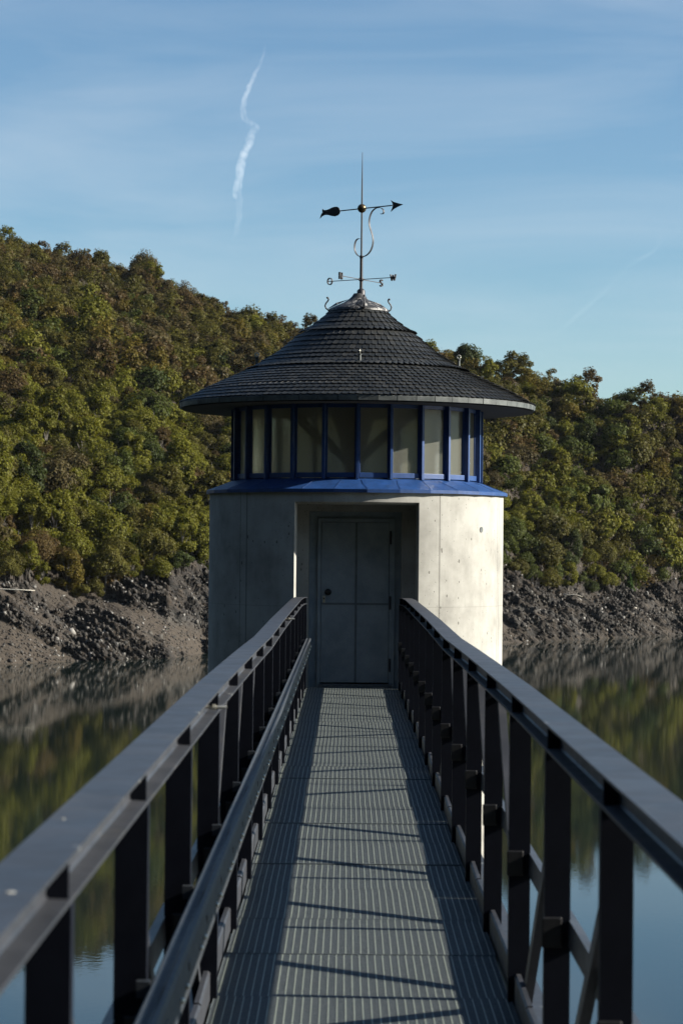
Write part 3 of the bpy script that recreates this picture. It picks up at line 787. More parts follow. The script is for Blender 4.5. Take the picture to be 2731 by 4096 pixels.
# ------------------------------------------------------------------ intake tower
TX, TY = 0.04, 32.2
tower = empty('intake_tower', (TX, TY, 0), 0, 'round concrete tower with blue window band and slate roof at the end of the footbridge', 'tower')
RW = 1.95; TOPZ = 2.49; BOTZ = -2.77
HX = 0.783; HZ = 2.322
phh = math.asin(HX / RW)
mb = MB()
mb.lathe([(RW - .28, TOPZ), (RW, TOPZ), (RW, BOTZ), (1.45, BOTZ - .35), (1.45, WATER - 4)], 150, ph0=phh, ph1=2 * math.pi - phh)
mb.lathe([(RW - .28, TOPZ), (RW, TOPZ), (RW, HZ + .025)], 24, ph0=-phh, ph1=phh)
mb.lathe([(RW, -.06), (RW, BOTZ), (1.45, BOTZ - .35), (1.45, WATER - 4)], 24, ph0=-phh, ph1=phh)
yw = -math.sqrt(RW ** 2 - HX ** 2)          # wall face at the opening's edge (local y)
ch = .025
yb = -1.28; yd = -1.02                        # back of outer recess, door plane
# side reveals with chamfer
for sgn in (-1, 1):
    X = sgn * HX; Xi = sgn * (HX - ch)
    for z0, z1 in ((-.06, HZ + .025),):
        mb.add([(X, yw, z0), (X, yw, z1), (Xi, yw + .045, z1 - ch), (Xi, yw + .045, z0)], [(0, 1, 2, 3)])
        mb.add([(Xi, yw + .045, z0), (Xi, yw + .045, z1 - ch), (Xi, yb, z1 - ch), (Xi, yb, z0)], [(0, 1, 2, 3)])
# soffit strips following the curve
for k_ in range(24):
    p0 = -phh + 2 * phh * k_ / 24; p1 = -phh + 2 * phh * (k_ + 1) / 24
    a0 = (RW * math.sin(p0), -RW * math.cos(p0)); a1 = (RW * math.sin(p1), -RW * math.cos(p1))
    b0 = (a0[0] * (HX - ch) / HX, a0[1] + .045); b1 = (a1[0] * (HX - ch) / HX, a1[1] + .045)
    mb.add([(a0[0], a0[1], HZ + ch), (a1[0], a1[1], HZ + ch), (b1[0], b1[1], HZ), (b0[0], b0[1], HZ)], [(0, 1, 2, 3)])
    mb.add([(b0[0], b0[1], HZ), (b1[0], b1[1], HZ), (b1[0], yb, HZ), (b0[0], yb, HZ)], [(0, 1, 2, 3)])
    mb.add([(a0[0], a0[1], -.06), (a1[0], a1[1], -.06), (a1[0], yb, -.06), (a0[0], yb, -.06)], [(0, 1, 2, 3)])
IL, IR, IZ = -.605, .578, 2.235               # inner opening
mb.add([(-HX, yb, -.06), (IL, yb, -.06), (IL, yb, IZ), (-HX, yb, HZ), (HX, yb, HZ), (IR, yb, IZ), (IR, yb, -.06), (HX, yb, -.06)],
       [(0, 1, 2, 3), (3, 2, 5, 4), (5, 6, 7, 4)])
mb.add([(IL, yb, -.06), (IL, yb, IZ), (IL, yd, IZ), (IL, yd, -.06)], [(0, 1, 2, 3)])
mb.add([(IR, yb, -.06), (IR, yb, IZ), (IR, yd, IZ), (IR, yd, -.06)], [(0, 1, 2, 3)])
mb.add([(IL, yb, IZ), (IR, yb, IZ), (IR, yd, IZ), (IL, yd, IZ)], [(0, 1, 2, 3)])
mb.add([(IL, yb, -.06), (IR, yb, -.06), (IR, yd + .2, -.06), (IL, yd + .2, -.06)], [(0, 1, 2, 3)])
wall = mb.build('wall', M['conc'], tower, smooth=True, angle=25)
# tie-hole mark
tm_ = MB(); a0 = math.asin(1.60 / RW)
tm_.tube([(0, 0, 0), (0, -.006, 0)], .038, 9); o = tm_.build('patched_hole', M['zinc'], wall); o.location = (RW * math.sin(a0), -RW * math.cos(a0), 2.02); o.rotation_euler = (0, 0, a0)
# floor slab inside, under windows
fl = MB(); fl.lathe([(0.001, 2.40), (RW - .29, 2.40)], 48); fl.build('upper_floor', M['paint_in'], tower)
# door
dl, dr, dt = -.447, .423, 2.10
fr_ = MB()
fr_.box(dl - .05, dl - .004, yd - .03, yd + .05, -.03, dt + .05); fr_.box(dr + .004, dr + .075, yd - .03, yd + .05, -.03, dt + .05)
fr_.box(dl - .004, dr + .004, yd - .03, yd + .05, dt + .004, dt + .05)
fr_.box(IL, dl - .051, yd, yd + .05, -.03, IZ); fr_.box(dr + .076, IR, yd, yd + .05, -.03, IZ); fr_.box(dl - .051, dr + .076, yd, yd + .05, dt + .051, IZ)
fr_.build('door_frame', M['door'], tower, bevel=.003)
dm = MB(); dm.box(dl, dr, yd - .012, yd + .03, .035, dt)
door = dm.build('door', M['door'], tower, bevel=.004)
pn = MB(); mx_ = (dl + dr) / 2 + .012
pn.box(mx_ - .014, mx_ + .014, yd - .018, yd - .0115, .04, dt - .005); pn.box(dl + .005, mx_ - .0142, yd - .018, yd - .0115, 1.035, 1.062); pn.box(mx_ + .0142, dr - .005, yd - .018, yd - .0115, 1.035, 1.062)
pn.build('cover_strip', M['strip'], door)
rv = MB()
for zz in np.arange(.10, 2.08, .118):
    for xx in (dl + .035, mx_ - .03, mx_ + .03, dr - .035): rv.ball((xx, yd - .0125, zz), .0055, 6, 4)
for xx in np.arange(dl + .09, dr - .05, .115):
    for zz in (1.09, 1.01, .06, 2.07): rv.ball((xx, yd - .0125, zz), .0055, 6, 4)
rv.build('rivets', M['door'], door)['kind'] = 'stuff'
kb = MB(); kb.lathe([(0.001, -.034), (.018, -.034), (.032, -.028), (.040, -.018), (.043, 0)], 20); hd = kb.build('door_knob', M['black'], door, smooth=True)
hd.rotation_euler = (R(90), 0, 0); hd.location = (dl + .088, yd - .02, 1.198); 
for vtx in hd.data.vertices: vtx.co.z = -vtx.co.z
lp = MB(); lp.box(dl + .022, dl + .054, yd - .018, yd - .012, 1.06, 1.15); lpo = lp.build('lock_plate', M['bolt'], door, bevel=.003)
kh = MB(); kh.tube([(dl + .038, yd - .0185, 1.113), (dl + .038, yd - .0215, 1.113)], .010, 12); kh.build('keyhole', M['black'], lpo)
for zz in (1.06, 1.9, .26):
    h = MB(); h.tube([(dr + .018, yd - .038, zz - .08), (dr + .018, yd - .038, zz + .09)], .012, 10); h.build('hinge', M['tray'], door, smooth=True, angle=40)
th_ = MB(); th_.box(dl - .02, dr + .05, yd - .09, yd + .02, -.035, .018); th_.build('threshold', M['galv'], tower, bevel=.003)
# blue flashing ring
seg = 30
fl = MB()
rj = [random.uniform(-.0035, .0035) for _ in range(seg)]
prof = [(1.60, 2.655), (1.68, 2.632), (1.80, 2.582), (1.985, 2.512), (1.992, 2.508), (1.990, 2.466), (1.955, 2.468)]
base = len(fl.v)
for (r, z) in prof:
    for k_ in range(seg):
        t_ = 2 * math.pi * (k_ + .3) / seg
        f = 1 if r > 1.7 else 0
        q = rj[k_] * f
        rr = (r + q * .8) / (math.cos(math.pi / seg) if r > 1.95 else 1)
        fl.v.append((rr * math.sin(t_), -rr * math.cos(t_), z + q * .6))
for i in range(len(prof) - 1):
    for k_ in range(seg):
        k2 = (k_ + 1) % seg
        fl.f.append((i * seg + k_, i * seg + k2, (i + 1) * seg + k2, (i + 1) * seg + k_))
ring = fl.build('sill_flashing', M['blue'], tower)
for k_ in range(seg):
    t_ = 2 * math.pi * (k_ + .3) / seg + .004
    d = Vector((math.sin(t_), -math.cos(t_), 0))
    t2 = t_ + .03 * (1 if k_ % 3 else -1); d2 = Vector((math.sin(t2), -math.cos(t2), 0))
    sm_ = MB(); sm_.bar(d2 * 1.68 + Vector((0, 0, 2.637)), d * 1.985 + Vector((0, 0, 2.519)), .005, .003)
    sm_.build('seam', M['blue'], ring)
# windows: 24 bays
NB = 24; RWn = 1.60; HT = 3.60
for k_ in range(NB):
    t_ = 2 * math.pi * k_ / NB
    mm = MB(); mm.box(-.019, .019, -.075, .0, 2.642, HT); mm.box(-.0235, .0235, .0, .03, 2.66, HT)
    o = mm.build('mullion', M['blue'], tower, bevel=.004); o.location = (RWn * math.sin(t_), -RWn * math.cos(t_), 0); o.rotation_euler = (0, 0, t_)
    t2 = t_ + math.pi / NB; cw = 2 * RWn * math.sin(math.pi / NB) / 2 - .0245; ap = RWn * math.cos(math.pi / NB)
    fm = MB(); fm.box(-cw, cw, -.035, .03, 2.66, 2.725); fm.box(-cw, cw, -.02, .03, HT - .05, HT)
    fm.box(-cw, -cw + .012, -.012, .02, 2.725, HT - .05); fm.box(cw - .012, cw, -.012, .02, 2.725, HT - .05)
    o = fm.build('window_frame', M['blue'], tower, bevel=.004); o.location = (ap * math.sin(t2), -ap * math.cos(t2), 0); o.rotation_euler = (0, 0, t2)
    gm = MB(); gm.add([(-cw + .012, .004, 2.725), (cw - .012, .004, 2.725), (cw - .012, .004, HT - .05), (-cw + .012, .004, HT - .05)], [(0, 1, 2, 3)])
    pane = gm.build('pane', M['glass'], o)
# inside: post and slanting struts that carry the roof
it = MB(); it.tube([(-.06, .1, 2.40), (-.06, .1, 3.7)], .07, 12); it.build('centre_post', M['wood'], tower)
for (dx, dy) in ((-1, -.05), (1, -.05), (-.2, 1), (.3, -1)):
    s2 = MB(); s2.bar((-.06 + dx * .05, .1 + dy * .05, 2.93), (-.06 + dx * .78, .1 + dy * .78, 3.62), .12, .12); s2.build('strut', M['wood'], tower)
# roof
RP = [(2.35, 3.666), (2.053, 3.834), (1.687, 4.002), (1.421, 4.124), (1.218, 4.257), (1.079, 4.339), (.945, 4.449), (.76, 4.611), (.69, 4.658), (.504, 4.791), (.42, 4.868), (.33, 4.965)]
RP = [(r, z) for r, z in RP]
seglen = [0]
for a, b in zip(RP[:-1], RP[1:]): seglen.append(seglen[-1] + math.hypot(b[0] - a[0], b[1] - a[1]))
TL = seglen[-1]
def roof_at(l):
    r = float(np.interp(l, seglen, [p[0] for p in RP])); z = float(np.interp(l, seglen, [p[1] for p in RP])); return r, z
rb = MB()
rb.lathe([(.0, 3.61)] + [(1.5, 3.60), (2.33, 3.585)], 72)
rb.build('soffit', M['soffit'], tower)
rb = MB(); rb.lathe([(r - .02, z - .02) for r, z in RP], 96)
roof = rb.build('roof', M['slate'], tower, smooth=True)
sl = MB()
l = -.01; row = 0
band_l = [float(np.interp(-1.50, [-p[0] for p in RP], seglen)), float(np.interp(-.80, [-p[0] for p in RP], seglen))]
rows = []
while l < TL - .10:
    isb = any(abs(l - b_) < .055 for b_ in band_l)
    rows.append((l, isb)); l += .098 if l < band_l[0] - .1 else (.112 if isb else .108)
for row, (l, isb) in enumerate(rows):
    r0, z0 = roof_at(max(l, 0)); r1, z1 = roof_at(min(l + .17, TL)); 
    d = Vector((r1 - r0, 0, z1 - z0)).normalized(); nrm = Vector((-d.z, 0, d.x))
    if nrm.z < 0: nrm = -nrm
    cnt = max(20, int(2 * math.pi * r0 / (.086 if not isb else .080)))
    off = (row % 2) * .5 + random.random() * .2
    for k_ in range(cnt):
        t0 = 2 * math.pi * (k_ + off) / cnt
        wdt = 2 * math.pi * r0 / cnt * (1.22)
        w1 = wdt * r1 / r0
        lift0 = (.013 if not isb else .024) + random.uniform(-.001, .0015); lift1 = .001
        H = .17; tilt = random.uniform(-.002, .002)
        # outline in (across, along): bottom-right corner swept into an arc, scale leans to one side
        outl = [(-.50, .30), (-.47, .06), (-.30, .0), (-.02, .0), (.20, .05), (.38, .16), (.49, .34), (.50, .60), (.5, 1), (-.5, 1)]
        if isb: outl = [(-.50, .18), (-.40, .02), (-.15, .0), (.08, .06), (.25, .2), (.38, .42), (.45, .7), (.5, 1), (-.5, 1)]
        vs = []; 
        for (a, b) in outl:
            ll = l + b * H; rr_, zz_ = roof_at(min(max(ll, 0), TL)); 
            if ll < 0: rr_ += -ll * .86; zz_ += ll * .5
            lean = (b) * .35
            tt = t0 + (a + .0 + lean * (1 if not isb else 1.8)) * wdt / r0
            lf = lift0 * (1 - b) + lift1 * b + (.012 * (.5 - a) if not isb else .020 * (.5 - a)) * (1 - b) + tilt * (1 - b)
            rr_ += nrm.x * lf; zz_ += nrm.z * lf
            vs.append((rr_ * math.sin(tt), -rr_ * math.cos(tt), zz_))
        nn = len(vs)
        th = .006
        vs2 = []
        for (vx, vy, vz) in vs:
            rad = math.hypot(vx, vy); f = (rad - nrm.x * th) / rad
            vs2.append((vx * f, vy * f, vz - nrm.z * th))
        b0 = len(sl.v); sl.v += vs + vs2
        sl.f.append(tuple(b0 + i for i in range(nn)))
        for i in range(nn - 2): sl.f.append((b0 + i, b0 + i + nn, b0 + i + 1 + nn, b0 + i + 1))
me = bpy.data.meshes.new('slates'); me.from_pydata(sl.v, [], sl.f); me.update()
link('slates', me, M['slate'], roof)
# zinc eave edge, made of short bent lengths
ez = MB(); seg = 60
for k_ in range(seg):
    t0 = 2 * math.pi * k_ / seg; t1 = 2 * math.pi * (k_ + 1) / seg - .003
    j = random.uniform(-.004, .004)
    P8 = []
    for t_ in (t0, t1):
        for (r, z) in ((2.352 + j, 3.668), (2.361 + j, 3.657), (2.356 + j, 3.602), (2.33, 3.597), (2.30, 3.66)):
            P8.append((r * math.sin(t_), -r * math.cos(t_), z))
    ez.add(P8, [(i, (i + 1) % 5, (i + 1) % 5 + 5, i + 5) for i in range(5)] + [(4, 3, 2, 1, 0), (5, 6, 7, 8, 9)])
ez.build('eave_edge', M['zinc'], roof)
# lead cap, its flaps, neck
cp = MB(); cp.lathe([(.405, 4.915), (.40, 4.94), (.375, 4.958), (.29, 4.996), (.20, 5.036), (.135, 5.076), (.09, 5.118), (.062, 5.16)], 40)
cpo = cp.build('cap', M['cap'], roof, smooth=True)
for k_, sc in ((.18, 1), (.18 + math.pi / 2, .8), (.18 + math.pi, .8), (.18 - math.pi / 2, .8)):
    f = MB(); d = Vector((math.sin(k_), -math.cos(k_), 0)); sd_ = Vector((math.cos(k_), math.sin(k_), 0))
    p = [d * .12 + Vector((0, 0, 5.085)), d * .30 + sd_ * .075 + Vector((0, 0, 4.997)), d * .41 + sd_ * .03 + Vector((0, 0, 4.945)), d * .425 + Vector((0, 0, 4.94)), d * .41 - sd_ * .03 + Vector((0, 0, 4.945)), d * .30 - sd_ * .075 + Vector((0, 0, 4.997)), d * .30 + Vector((0, 0, 5.03))]
    f.add(p, [(0, 1, 6), (1, 2, 3), (1, 3, 6), (6, 3, 5), (3, 4, 5), (0, 6, 5)]); f.build('cap_flap', M['cap'], cpo)
# curled hooks at the cap
hk = [(.30, 4.955), (.36, 4.925), (.40, 4.925), (.435, 4.95), (.45, 4.985), (.437, 5.02), (.412, 5.05), (.402, 5.075), (.408, 5.095), (.42, 5.098)]
for k_ in range(4):
    t_ = R(10) + k_ * math.pi / 2
    h = MB(); h.tube([(r * math.sin(t_), -r * math.cos(t_), z) for r, z in hk], .0095, 8); h.ball((.42 * math.sin(t_), -.42 * math.cos(t_), 5.093), .014, 8, 6)
    h.build('curled_hook', M['iron'], roof, smooth=True)
# ladder eyes
for k_ in range(4):
    t_ = R(.8) + k_ * math.pi / 2; rr_, zz_ = 1.345, 4.15
    if k_ == 0: rr_, zz_ = 1.40, 4.10
    x0, y0 = rr_ * math.sin(t_), -rr_ * math.cos(t_)
    e = MB(); e.tube([(x0, y0, zz_ - .03), (x0, y0, zz_ + .135)], [.019, .017], 12)
    e.lathe([(.026, zz_ + .135), (.026, zz_ + .145), (.001, zz_ + .146)], 12, c=(x0, y0)); 
    pl = MB(); d = Vector((math.sin(t_), -math.cos(t_), 0))
    eo = e.build('safety_eye', M['zinc'], roof, smooth=True, angle=40)
    rg = MB(); c0 = Vector((x0, y0, zz_ + .178)); sd_ = Vector((math.cos(t_), math.sin(t_), 0)) if k_ % 2 == 0 else Vector((math.cos(t_), math.sin(t_), 0))
    ax = Vector((0, 1, 0)) if k_ % 2 == 0 else Vector((1, 0, 0))
    rg.tube([c0 + (ax * math.cos(q) + Vector((0, 0, 1)) * math.sin(q)) * .024 for q in np.linspace(0, 2 * math.pi, 15)], .0075, 6)
    rg.build('ring', M['bolt'], eo, smooth=True)

# ------------------------------------------------------------------ weather vane
VX, VZ0 = TX + .035, 5.14
K = .0013802
vane = empty('weather_vane', (VX, TY, VZ0), 0, 'wrought iron weather vane with arrow and compass letters at the peak of the slate roof', 'weather vane')
def zc(cy): return 1.793 + (1254 - (315.8 + cy * .238)) / 172.45 - VZ0
p_ = MB()
p_.tube([(0, 0, -.01), (0, 0, zc(1365)), (0, 0, zc(1160))], [.021, .021, .020], 14)
p_.tube([(0, 0, zc(1160)), (0, 0, zc(680)), (0, 0, zc(400)), (0, 0, zc(133))], [.0125, .0115, .008, .003], 12)
p_.build('mast', M['iron'], vane, smooth=True, angle=50)
c_ = MB()
c_.lathe([(.075, -.035), (.062, -.01), (.055, .0), (.055, .055), (.046, .07), (.022, .088), (.018, .09)], 24); c_.build('base_collar', M['iron'], vane, smooth=True, angle=50)
c_ = MB(); c_.lathe([(.014, -.018), (.025, -.018), (.025, .018), (.014, .018)], 20)
o = c_.build('scroll_collar', M['iron'], vane); o.location = (0, 0, zc(1147))
bl = MB(); bl.ball((0, 0, 0), .059, 28, 18); ball = bl.build('ball', M['bronze'], vane, smooth=True); ball.location = (0, 0, zc(677))
sb = MB(); sb.lathe([(.0595, -.003), (.0615, -.002), (.0615, .002), (.0595, .003)], 28); sb.build('seam', M['bronze'], ball)
PSI = R(-39); ca = math.cos(PSI)
def vp(cx, cy, w=0, psi=PSI):
    u = (cx - 810) * K / math.cos(psi)
    zz = zc(cy + (cx - 810) * .16)
    return (u * math.cos(psi) + w * -math.sin(psi), u * math.sin(psi) + w * math.cos(psi), zz)
a_ = MB(); a_.bar(vp(600, 713), vp(1100, 632), .013, .013); arrow = a_.build('arrow_shaft', M['iron'], vane)
TA = [(600, 713), (590, 685), (570, 674), (545, 676), (520, 685), (490, 702), (465, 712), (440, 714), (428, 703), (424, 720), (427, 738), (412, 762), (402, 800), (425, 775), (450, 762), (480, 760), (515, 768), (550, 770), (580, 757), (598, 735)]
ta = MB(); ta.plate(TA, .007, lambda u, v, w: vp(u, v, w)); ta.build('tail_plate', M['iron'], vane)
tr_ = MB(); tr_.tube([vp(a, b, -.006) for a, b in ((598, 720), (575, 742), (545, 750), (515, 735), (480, 728), (450, 735), (425, 758))], .004, 6); tr_.build('tail_rib', M['iron'], vane)
HA = [(1200, 617), (1150, 607), (1110, 597), (1085, 583), (1100, 610), (1105, 633), (1100, 655), (1086, 693), (1115, 665), (1155, 640)]
ha = MB(); ha.plate(HA, .009, lambda u, v, w: vp(u, v, w)); ha.build('arrow_head', M['iron'], vane)
SC = [(795, 972), (775, 974), (757, 992), (745, 1030), (744, 1075), (755, 1110), (775, 1135), (805, 1146), (840, 1138), (872, 1115), (900, 1075), (917, 1020), (919, 965), (908, 915), (893, 870), (883, 830), (882, 790), (890, 745), (905, 707), (925, 682), (950, 665), (985, 661), (1008, 672), (1019, 695), (1012, 716), (990, 720)]
s_ = MB()
for q in range(len(SC) - 1): pass
def cat(P, n=5):
    o_ = []
    for i in range(len(P) - 1):
        p0, p1, p2, p3 = [np.array(P[max(0, min(len(P) - 1, i + d))], float) for d in (-1, 0, 1, 2)]
        for k_ in range(n):
            t_ = k_ / n; o_.append(tuple(.5 * ((2 * p1) + (-p0 + p2) * t_ + (2 * p0 - 5 * p1 + 4 * p2 - p3) * t_ ** 2 + (-p0 + 3 * p1 - 3 * p2 + p3) * t_ ** 3)))
    o_.append(tuple(P[-1])); return o_
pts = cat(SC)
pn_ = Vector((-math.sin(PSI), math.cos(PSI), 0))
vs, fs = [], []
for i, q in enumerate(pts):
    a0 = Vector(vp(*pts[max(0, i - 1)])); a1 = Vector(vp(*pts[min(len(pts) - 1, i + 1)])); d = (a1 - a0).normalized(); nn = d.cross(pn_).normalized(); p0 = Vector(vp(*q))
    for (s1, s2) in ((-1, -1), (1, -1), (1, 1), (-1, 1)): vs.append(p0 + nn * .003 * s1 + pn_ * .014 * s2)
for i in range(len(pts) - 1):
    for j in range(4): fs.append((i * 4 + j, i * 4 + (j + 1) % 4, i * 4 + 4 + (j + 1) % 4, i * 4 + 4 + j))
s_.add(vs, fs + [(0, 1, 2, 3), (len(vs) - 4, len(vs) - 3, len(vs) - 2, len(vs) - 1)]); s_.build('scroll', M['iron'], vane, smooth=True, angle=40)
# compass arms and letters
zA = zc(1365); LA = .50
hb_ = MB(); hb_.lathe([(.015, -.02), (.032, -.02), (.034, 0), (.032, .02), (.015, .02)], 18); o = hb_.build('hub', M['iron'], vane, smooth=True, angle=40); o.location = (0, 0, zA)
def arm(name, ang, strokes, flip=1, ring=False):
    d = Vector((math.cos(ang), math.sin(ang), 0)); pn = Vector((-math.sin(ang), math.cos(ang), 0))
    a = MB(); a.bar(Vector((0, 0, zA)), d * (LA + .045) + Vector((0, 0, zA)), .009, .009); ao = a.build('compass_arm', M['iron'], vane)
    l_ = MB()
    def P3(u, v): return d * (LA + u) + Vector((0, 0, zA + v))
    if ring: l_.sweep([P3(.036 * math.cos(q), .044 * math.sin(q)) for q in np.linspace(0, 2 * math.pi, 25)], [(-.005, -.013), (.005, -.013), (.005, .013), (-.005, .013)], up=pn)
    for (a1, b1, a2, b2) in strokes: l_.bar(P3(a1 * flip, b1), P3(a2 * flip, b2), .012 if abs(a1 - a2) > .001 else .013, .026, up=pn)
    l_.build(name, M['iron'], ao)
aW = R(-33)
arm('letter_w', aW, [(-.040, .042, -.020, -.042), (-.020, -.042, 0, .035), (0, .035, .020, -.042), (.020, -.042, .040, .042)])
arm('letter_o', aW + math.pi, [], ring=True)
arm('letter_n', aW - math.pi / 2, [(-.028, -.045, -.028, .045), (-.028, .045, .028, -.045), (.028, -.045, .028, .045)], flip=-1)
arm('letter_s', aW + math.pi / 2, [(.028, .034, .005, .045), (.005, .045, -.024, .034), (-.024, .034, -.024, .008), (-.024, .008, .024, -.006), (.024, -.006, .024, -.034), (.024, -.034, -.003, -.045), (-.003, -.045, -.028, -.034)])

# ------------------------------------------------------------------ footbridge
bridge = empty('footbridge', (0, 2, 0), 0, 'narrow steel footbridge with galvanised grating deck and dark truss railings leading to the tower door', 'bridge')
def bput(o): o.location = Vector(o.location) - Vector((0, 2, 0)); return o
Y0, Y1 = -1.35, 30.50
PY = [4.444 + 1.715 * k for k in range(-3, 16)]
def zr(y): return float(np.interp(y, [0, 10, 12.3, 14.1, 16.2, 19.6, 23.4, 27.0, 28.8, 30.6], [1.22, 1.22, 1.210, 1.20, 1.184, 1.198, 1.200, 1.196, 1.178, 1.142]))
def dx_(y): return float(np.interp(y, [0, 24, 27, 29, 30.6], [0, 0, .004, .006, 0]))
ylist = list(np.arange(Y0, Y1, .5)) + [Y1]
for sgn in (-1, 1):
    # top plate
    h = MB()
    def P(y, x, z): return Vector((sgn * (x + dx_(y)), y, zr(y) + z))
    def strip(mb, prof, ys):
        n_ = len(prof); b0 = len(mb.v)
        for y in ys:
            for (x, z) in prof: mb.v.append(tuple(P(y, x, z)))
        for i in range(len(ys) - 1):
            for j in range(n_):
                k2 = (j + 1) % n_; mb.f.append((b0 + i * n_ + j, b0 + i * n_ + k2, b0 + (i + 1) * n_ + k2, b0 + (i + 1) * n_ + j))
        mb.f.append(tuple(b0 + j for j in range(n_))); mb.f.append(tuple(b0 + (len(ys) - 1) * n_ + j for j in range(n_)))
    # C section: top flange to the outside, web, lower flange
    segs = [Y0, 9.30, 17.95, 24.8, Y1]
    strip(h, [(.576, 0), (.691, 0), (.691, -.012), (.634, -.012), (.630, -.016), (.630, -.078), (.634, -.082), (.650, -.082), (.650, -.088), (.576, -.088), (.576, -.080), (.618, -.078), (.622, -.074), (.622, -.014), (.618, -.010), (.576, -.008)], ylist)
    bput(h.build('handrail', M['steel'], bridge, bevel=0))
    for yy in PY:
        rb_ = MB(); x0, x1 = .580, .6215
        rb_.add([P(yy - .004, x0, -.010), P(yy - .004, x1, -.010), P(yy - .004, x1, -.079), P(yy - .004, x0, -.079), P(yy + .004, x0, -.010), P(yy + .004, x1, -.010), P(yy + .004, x1, -.079), P(yy + .004, x0, -.079)],
                [(0, 1, 2, 3), (7, 6, 5, 4), (0, 4, 5, 1), (1, 5, 6, 2), (2, 6, 7, 3), (3, 7, 4, 0)])
        bput(rb_.build('rail_stiffener', M['post'], bridge))
    # posts: channel, web towards the viewer
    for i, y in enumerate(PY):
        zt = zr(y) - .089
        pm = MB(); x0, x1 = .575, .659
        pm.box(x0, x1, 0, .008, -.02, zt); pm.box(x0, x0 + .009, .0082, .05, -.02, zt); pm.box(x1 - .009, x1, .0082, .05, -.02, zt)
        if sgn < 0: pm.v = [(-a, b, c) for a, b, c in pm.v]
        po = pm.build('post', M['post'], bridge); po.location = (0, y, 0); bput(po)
        # bolt at the foot and clamp plate at mid height
        bb = MB(); bb.tube([(sgn * .645, -.001, .03), (sgn * .645, -.012, .03)], .008, 8); bb.tube([(sgn * .645, -.012, .03), (sgn * .645, -.02, .03)], .005, 8); bb.build('bolt', M['bolt'], po)
        cl = MB(); cl.box(.566, .632, -.010, -.0005, .495, .595)
        if sgn < 0: cl.v = [(-a, b, c) for a, b, c in cl.v]
        cl.build('clamp_plate', M['black'], po, bevel=.006)
    # diagonals
    for i in range(len(PY) - 1):
        grp = 'D' if (i >= 14 or 6 <= i <= 9) else 'A'
        if 10 <= i <= 13: grp = 'A'
        if i >= 14: grp = 'D'
        if i < 6: grp = 'A'
        y0, y1 = PY[i] + .05, PY[i + 1] - .01
        if grp == 'A': a, b = (y0, zr(y0) - .10), (y1, -.03)        # top near, bottom far
        else: a, b = (y0, -.03), (y1, zr(y1) - .10)
        dm_ = MB(); dm_.bar((sgn * .645, a[0], a[1]), (sgn * .645, b[0], b[1]), .034, .055, up=(0, 0, 1)); bput(dm_.build('diagonal', M['steel'], bridge))
        gp = MB(); yy, zz = a if grp == 'A' else b
        s_ = 1 if grp == 'A' else -1
        gp.box(min(sgn * .585, sgn * .628), max(sgn * .585, sgn * .628), min(yy - .002, yy + .006 * s_), max(yy, yy + .008 * s_), zz - .12, zz - .003)
    # mid rail
    mr_ = MB(); b0 = 0
    for i in range(len(ylist) - 1):
        pass
    pr = [(.652, .497), (.680, .492), (.686, .578), (.655, .585)]
    for y in ylist:
        for (xx, zz) in pr: mr_.v.append((sgn * xx, y, zz))
    for i in range(len(ylist) - 1):
        for j in range(4):
            k2 = (j + 1) % 4; mr_.f.append((i * 4 + j, i * 4 + k2, i * 4 + 4 + k2, i * 4 + 4 + j))
    mr_.f += [(0, 1, 2, 3), tuple(len(mr_.v) - 4 + j for j in range(4))]
    bput(mr_.build('mid_rail', M['steel'], bridge))
    # toe plates in lengths
    yy = Y0; q = 0
    while yy < Y1 - .4:
        ln = 3.43; e = min(yy + ln - .012, Y1 - .12)
        tp = MB(); pr = [(.596, -.035), (.606, -.035), (.606, .088), (.622, .094), (.622, .104), (.604, .104), (.596, .096)]
        n_ = len(pr); ys = np.linspace(yy, e, 6); off = random.uniform(-.004, .004)
        for k_, y in enumerate(ys):
            for (xx, zz) in pr: tp.v.append((sgn * (xx + off + .006 * math.sin(k_ / 5 * math.pi)), y, zz + .004 * math.sin(k_)))
        for i in range(5):
            for j in range(n_):
                k2 = (j + 1) % n_; tp.f.append((i * n_ + j, i * n_ + k2, (i + 1) * n_ + k2, (i + 1) * n_ + j))
        tp.f += [tuple(range(n_)), tuple(5 * n_ + j for j in range(n_))]
        bput(tp.build('toe_plate', M['steel'], bridge)); yy += ln
    # bottom chord
    bc = MB()
    for (a, b, c, d) in ((.612, .735, -.034, -.024), (.612, .620, -.135, -.0342), (.6202, .735, -.135, -.127)):
        bc.box(min(sgn * a, sgn * b), max(sgn * a, sgn * b), Y0, Y1, c, d)
    bput(bc.build('bottom_chord', M['steel'], bridge))
# cross beams and long bearers
for y in PY:
    cb = MB(); cb.box(-.610, .610, y - .03, y + .03, -.145, -.05); bput(cb.build('cross_beam', M['post'], bridge))
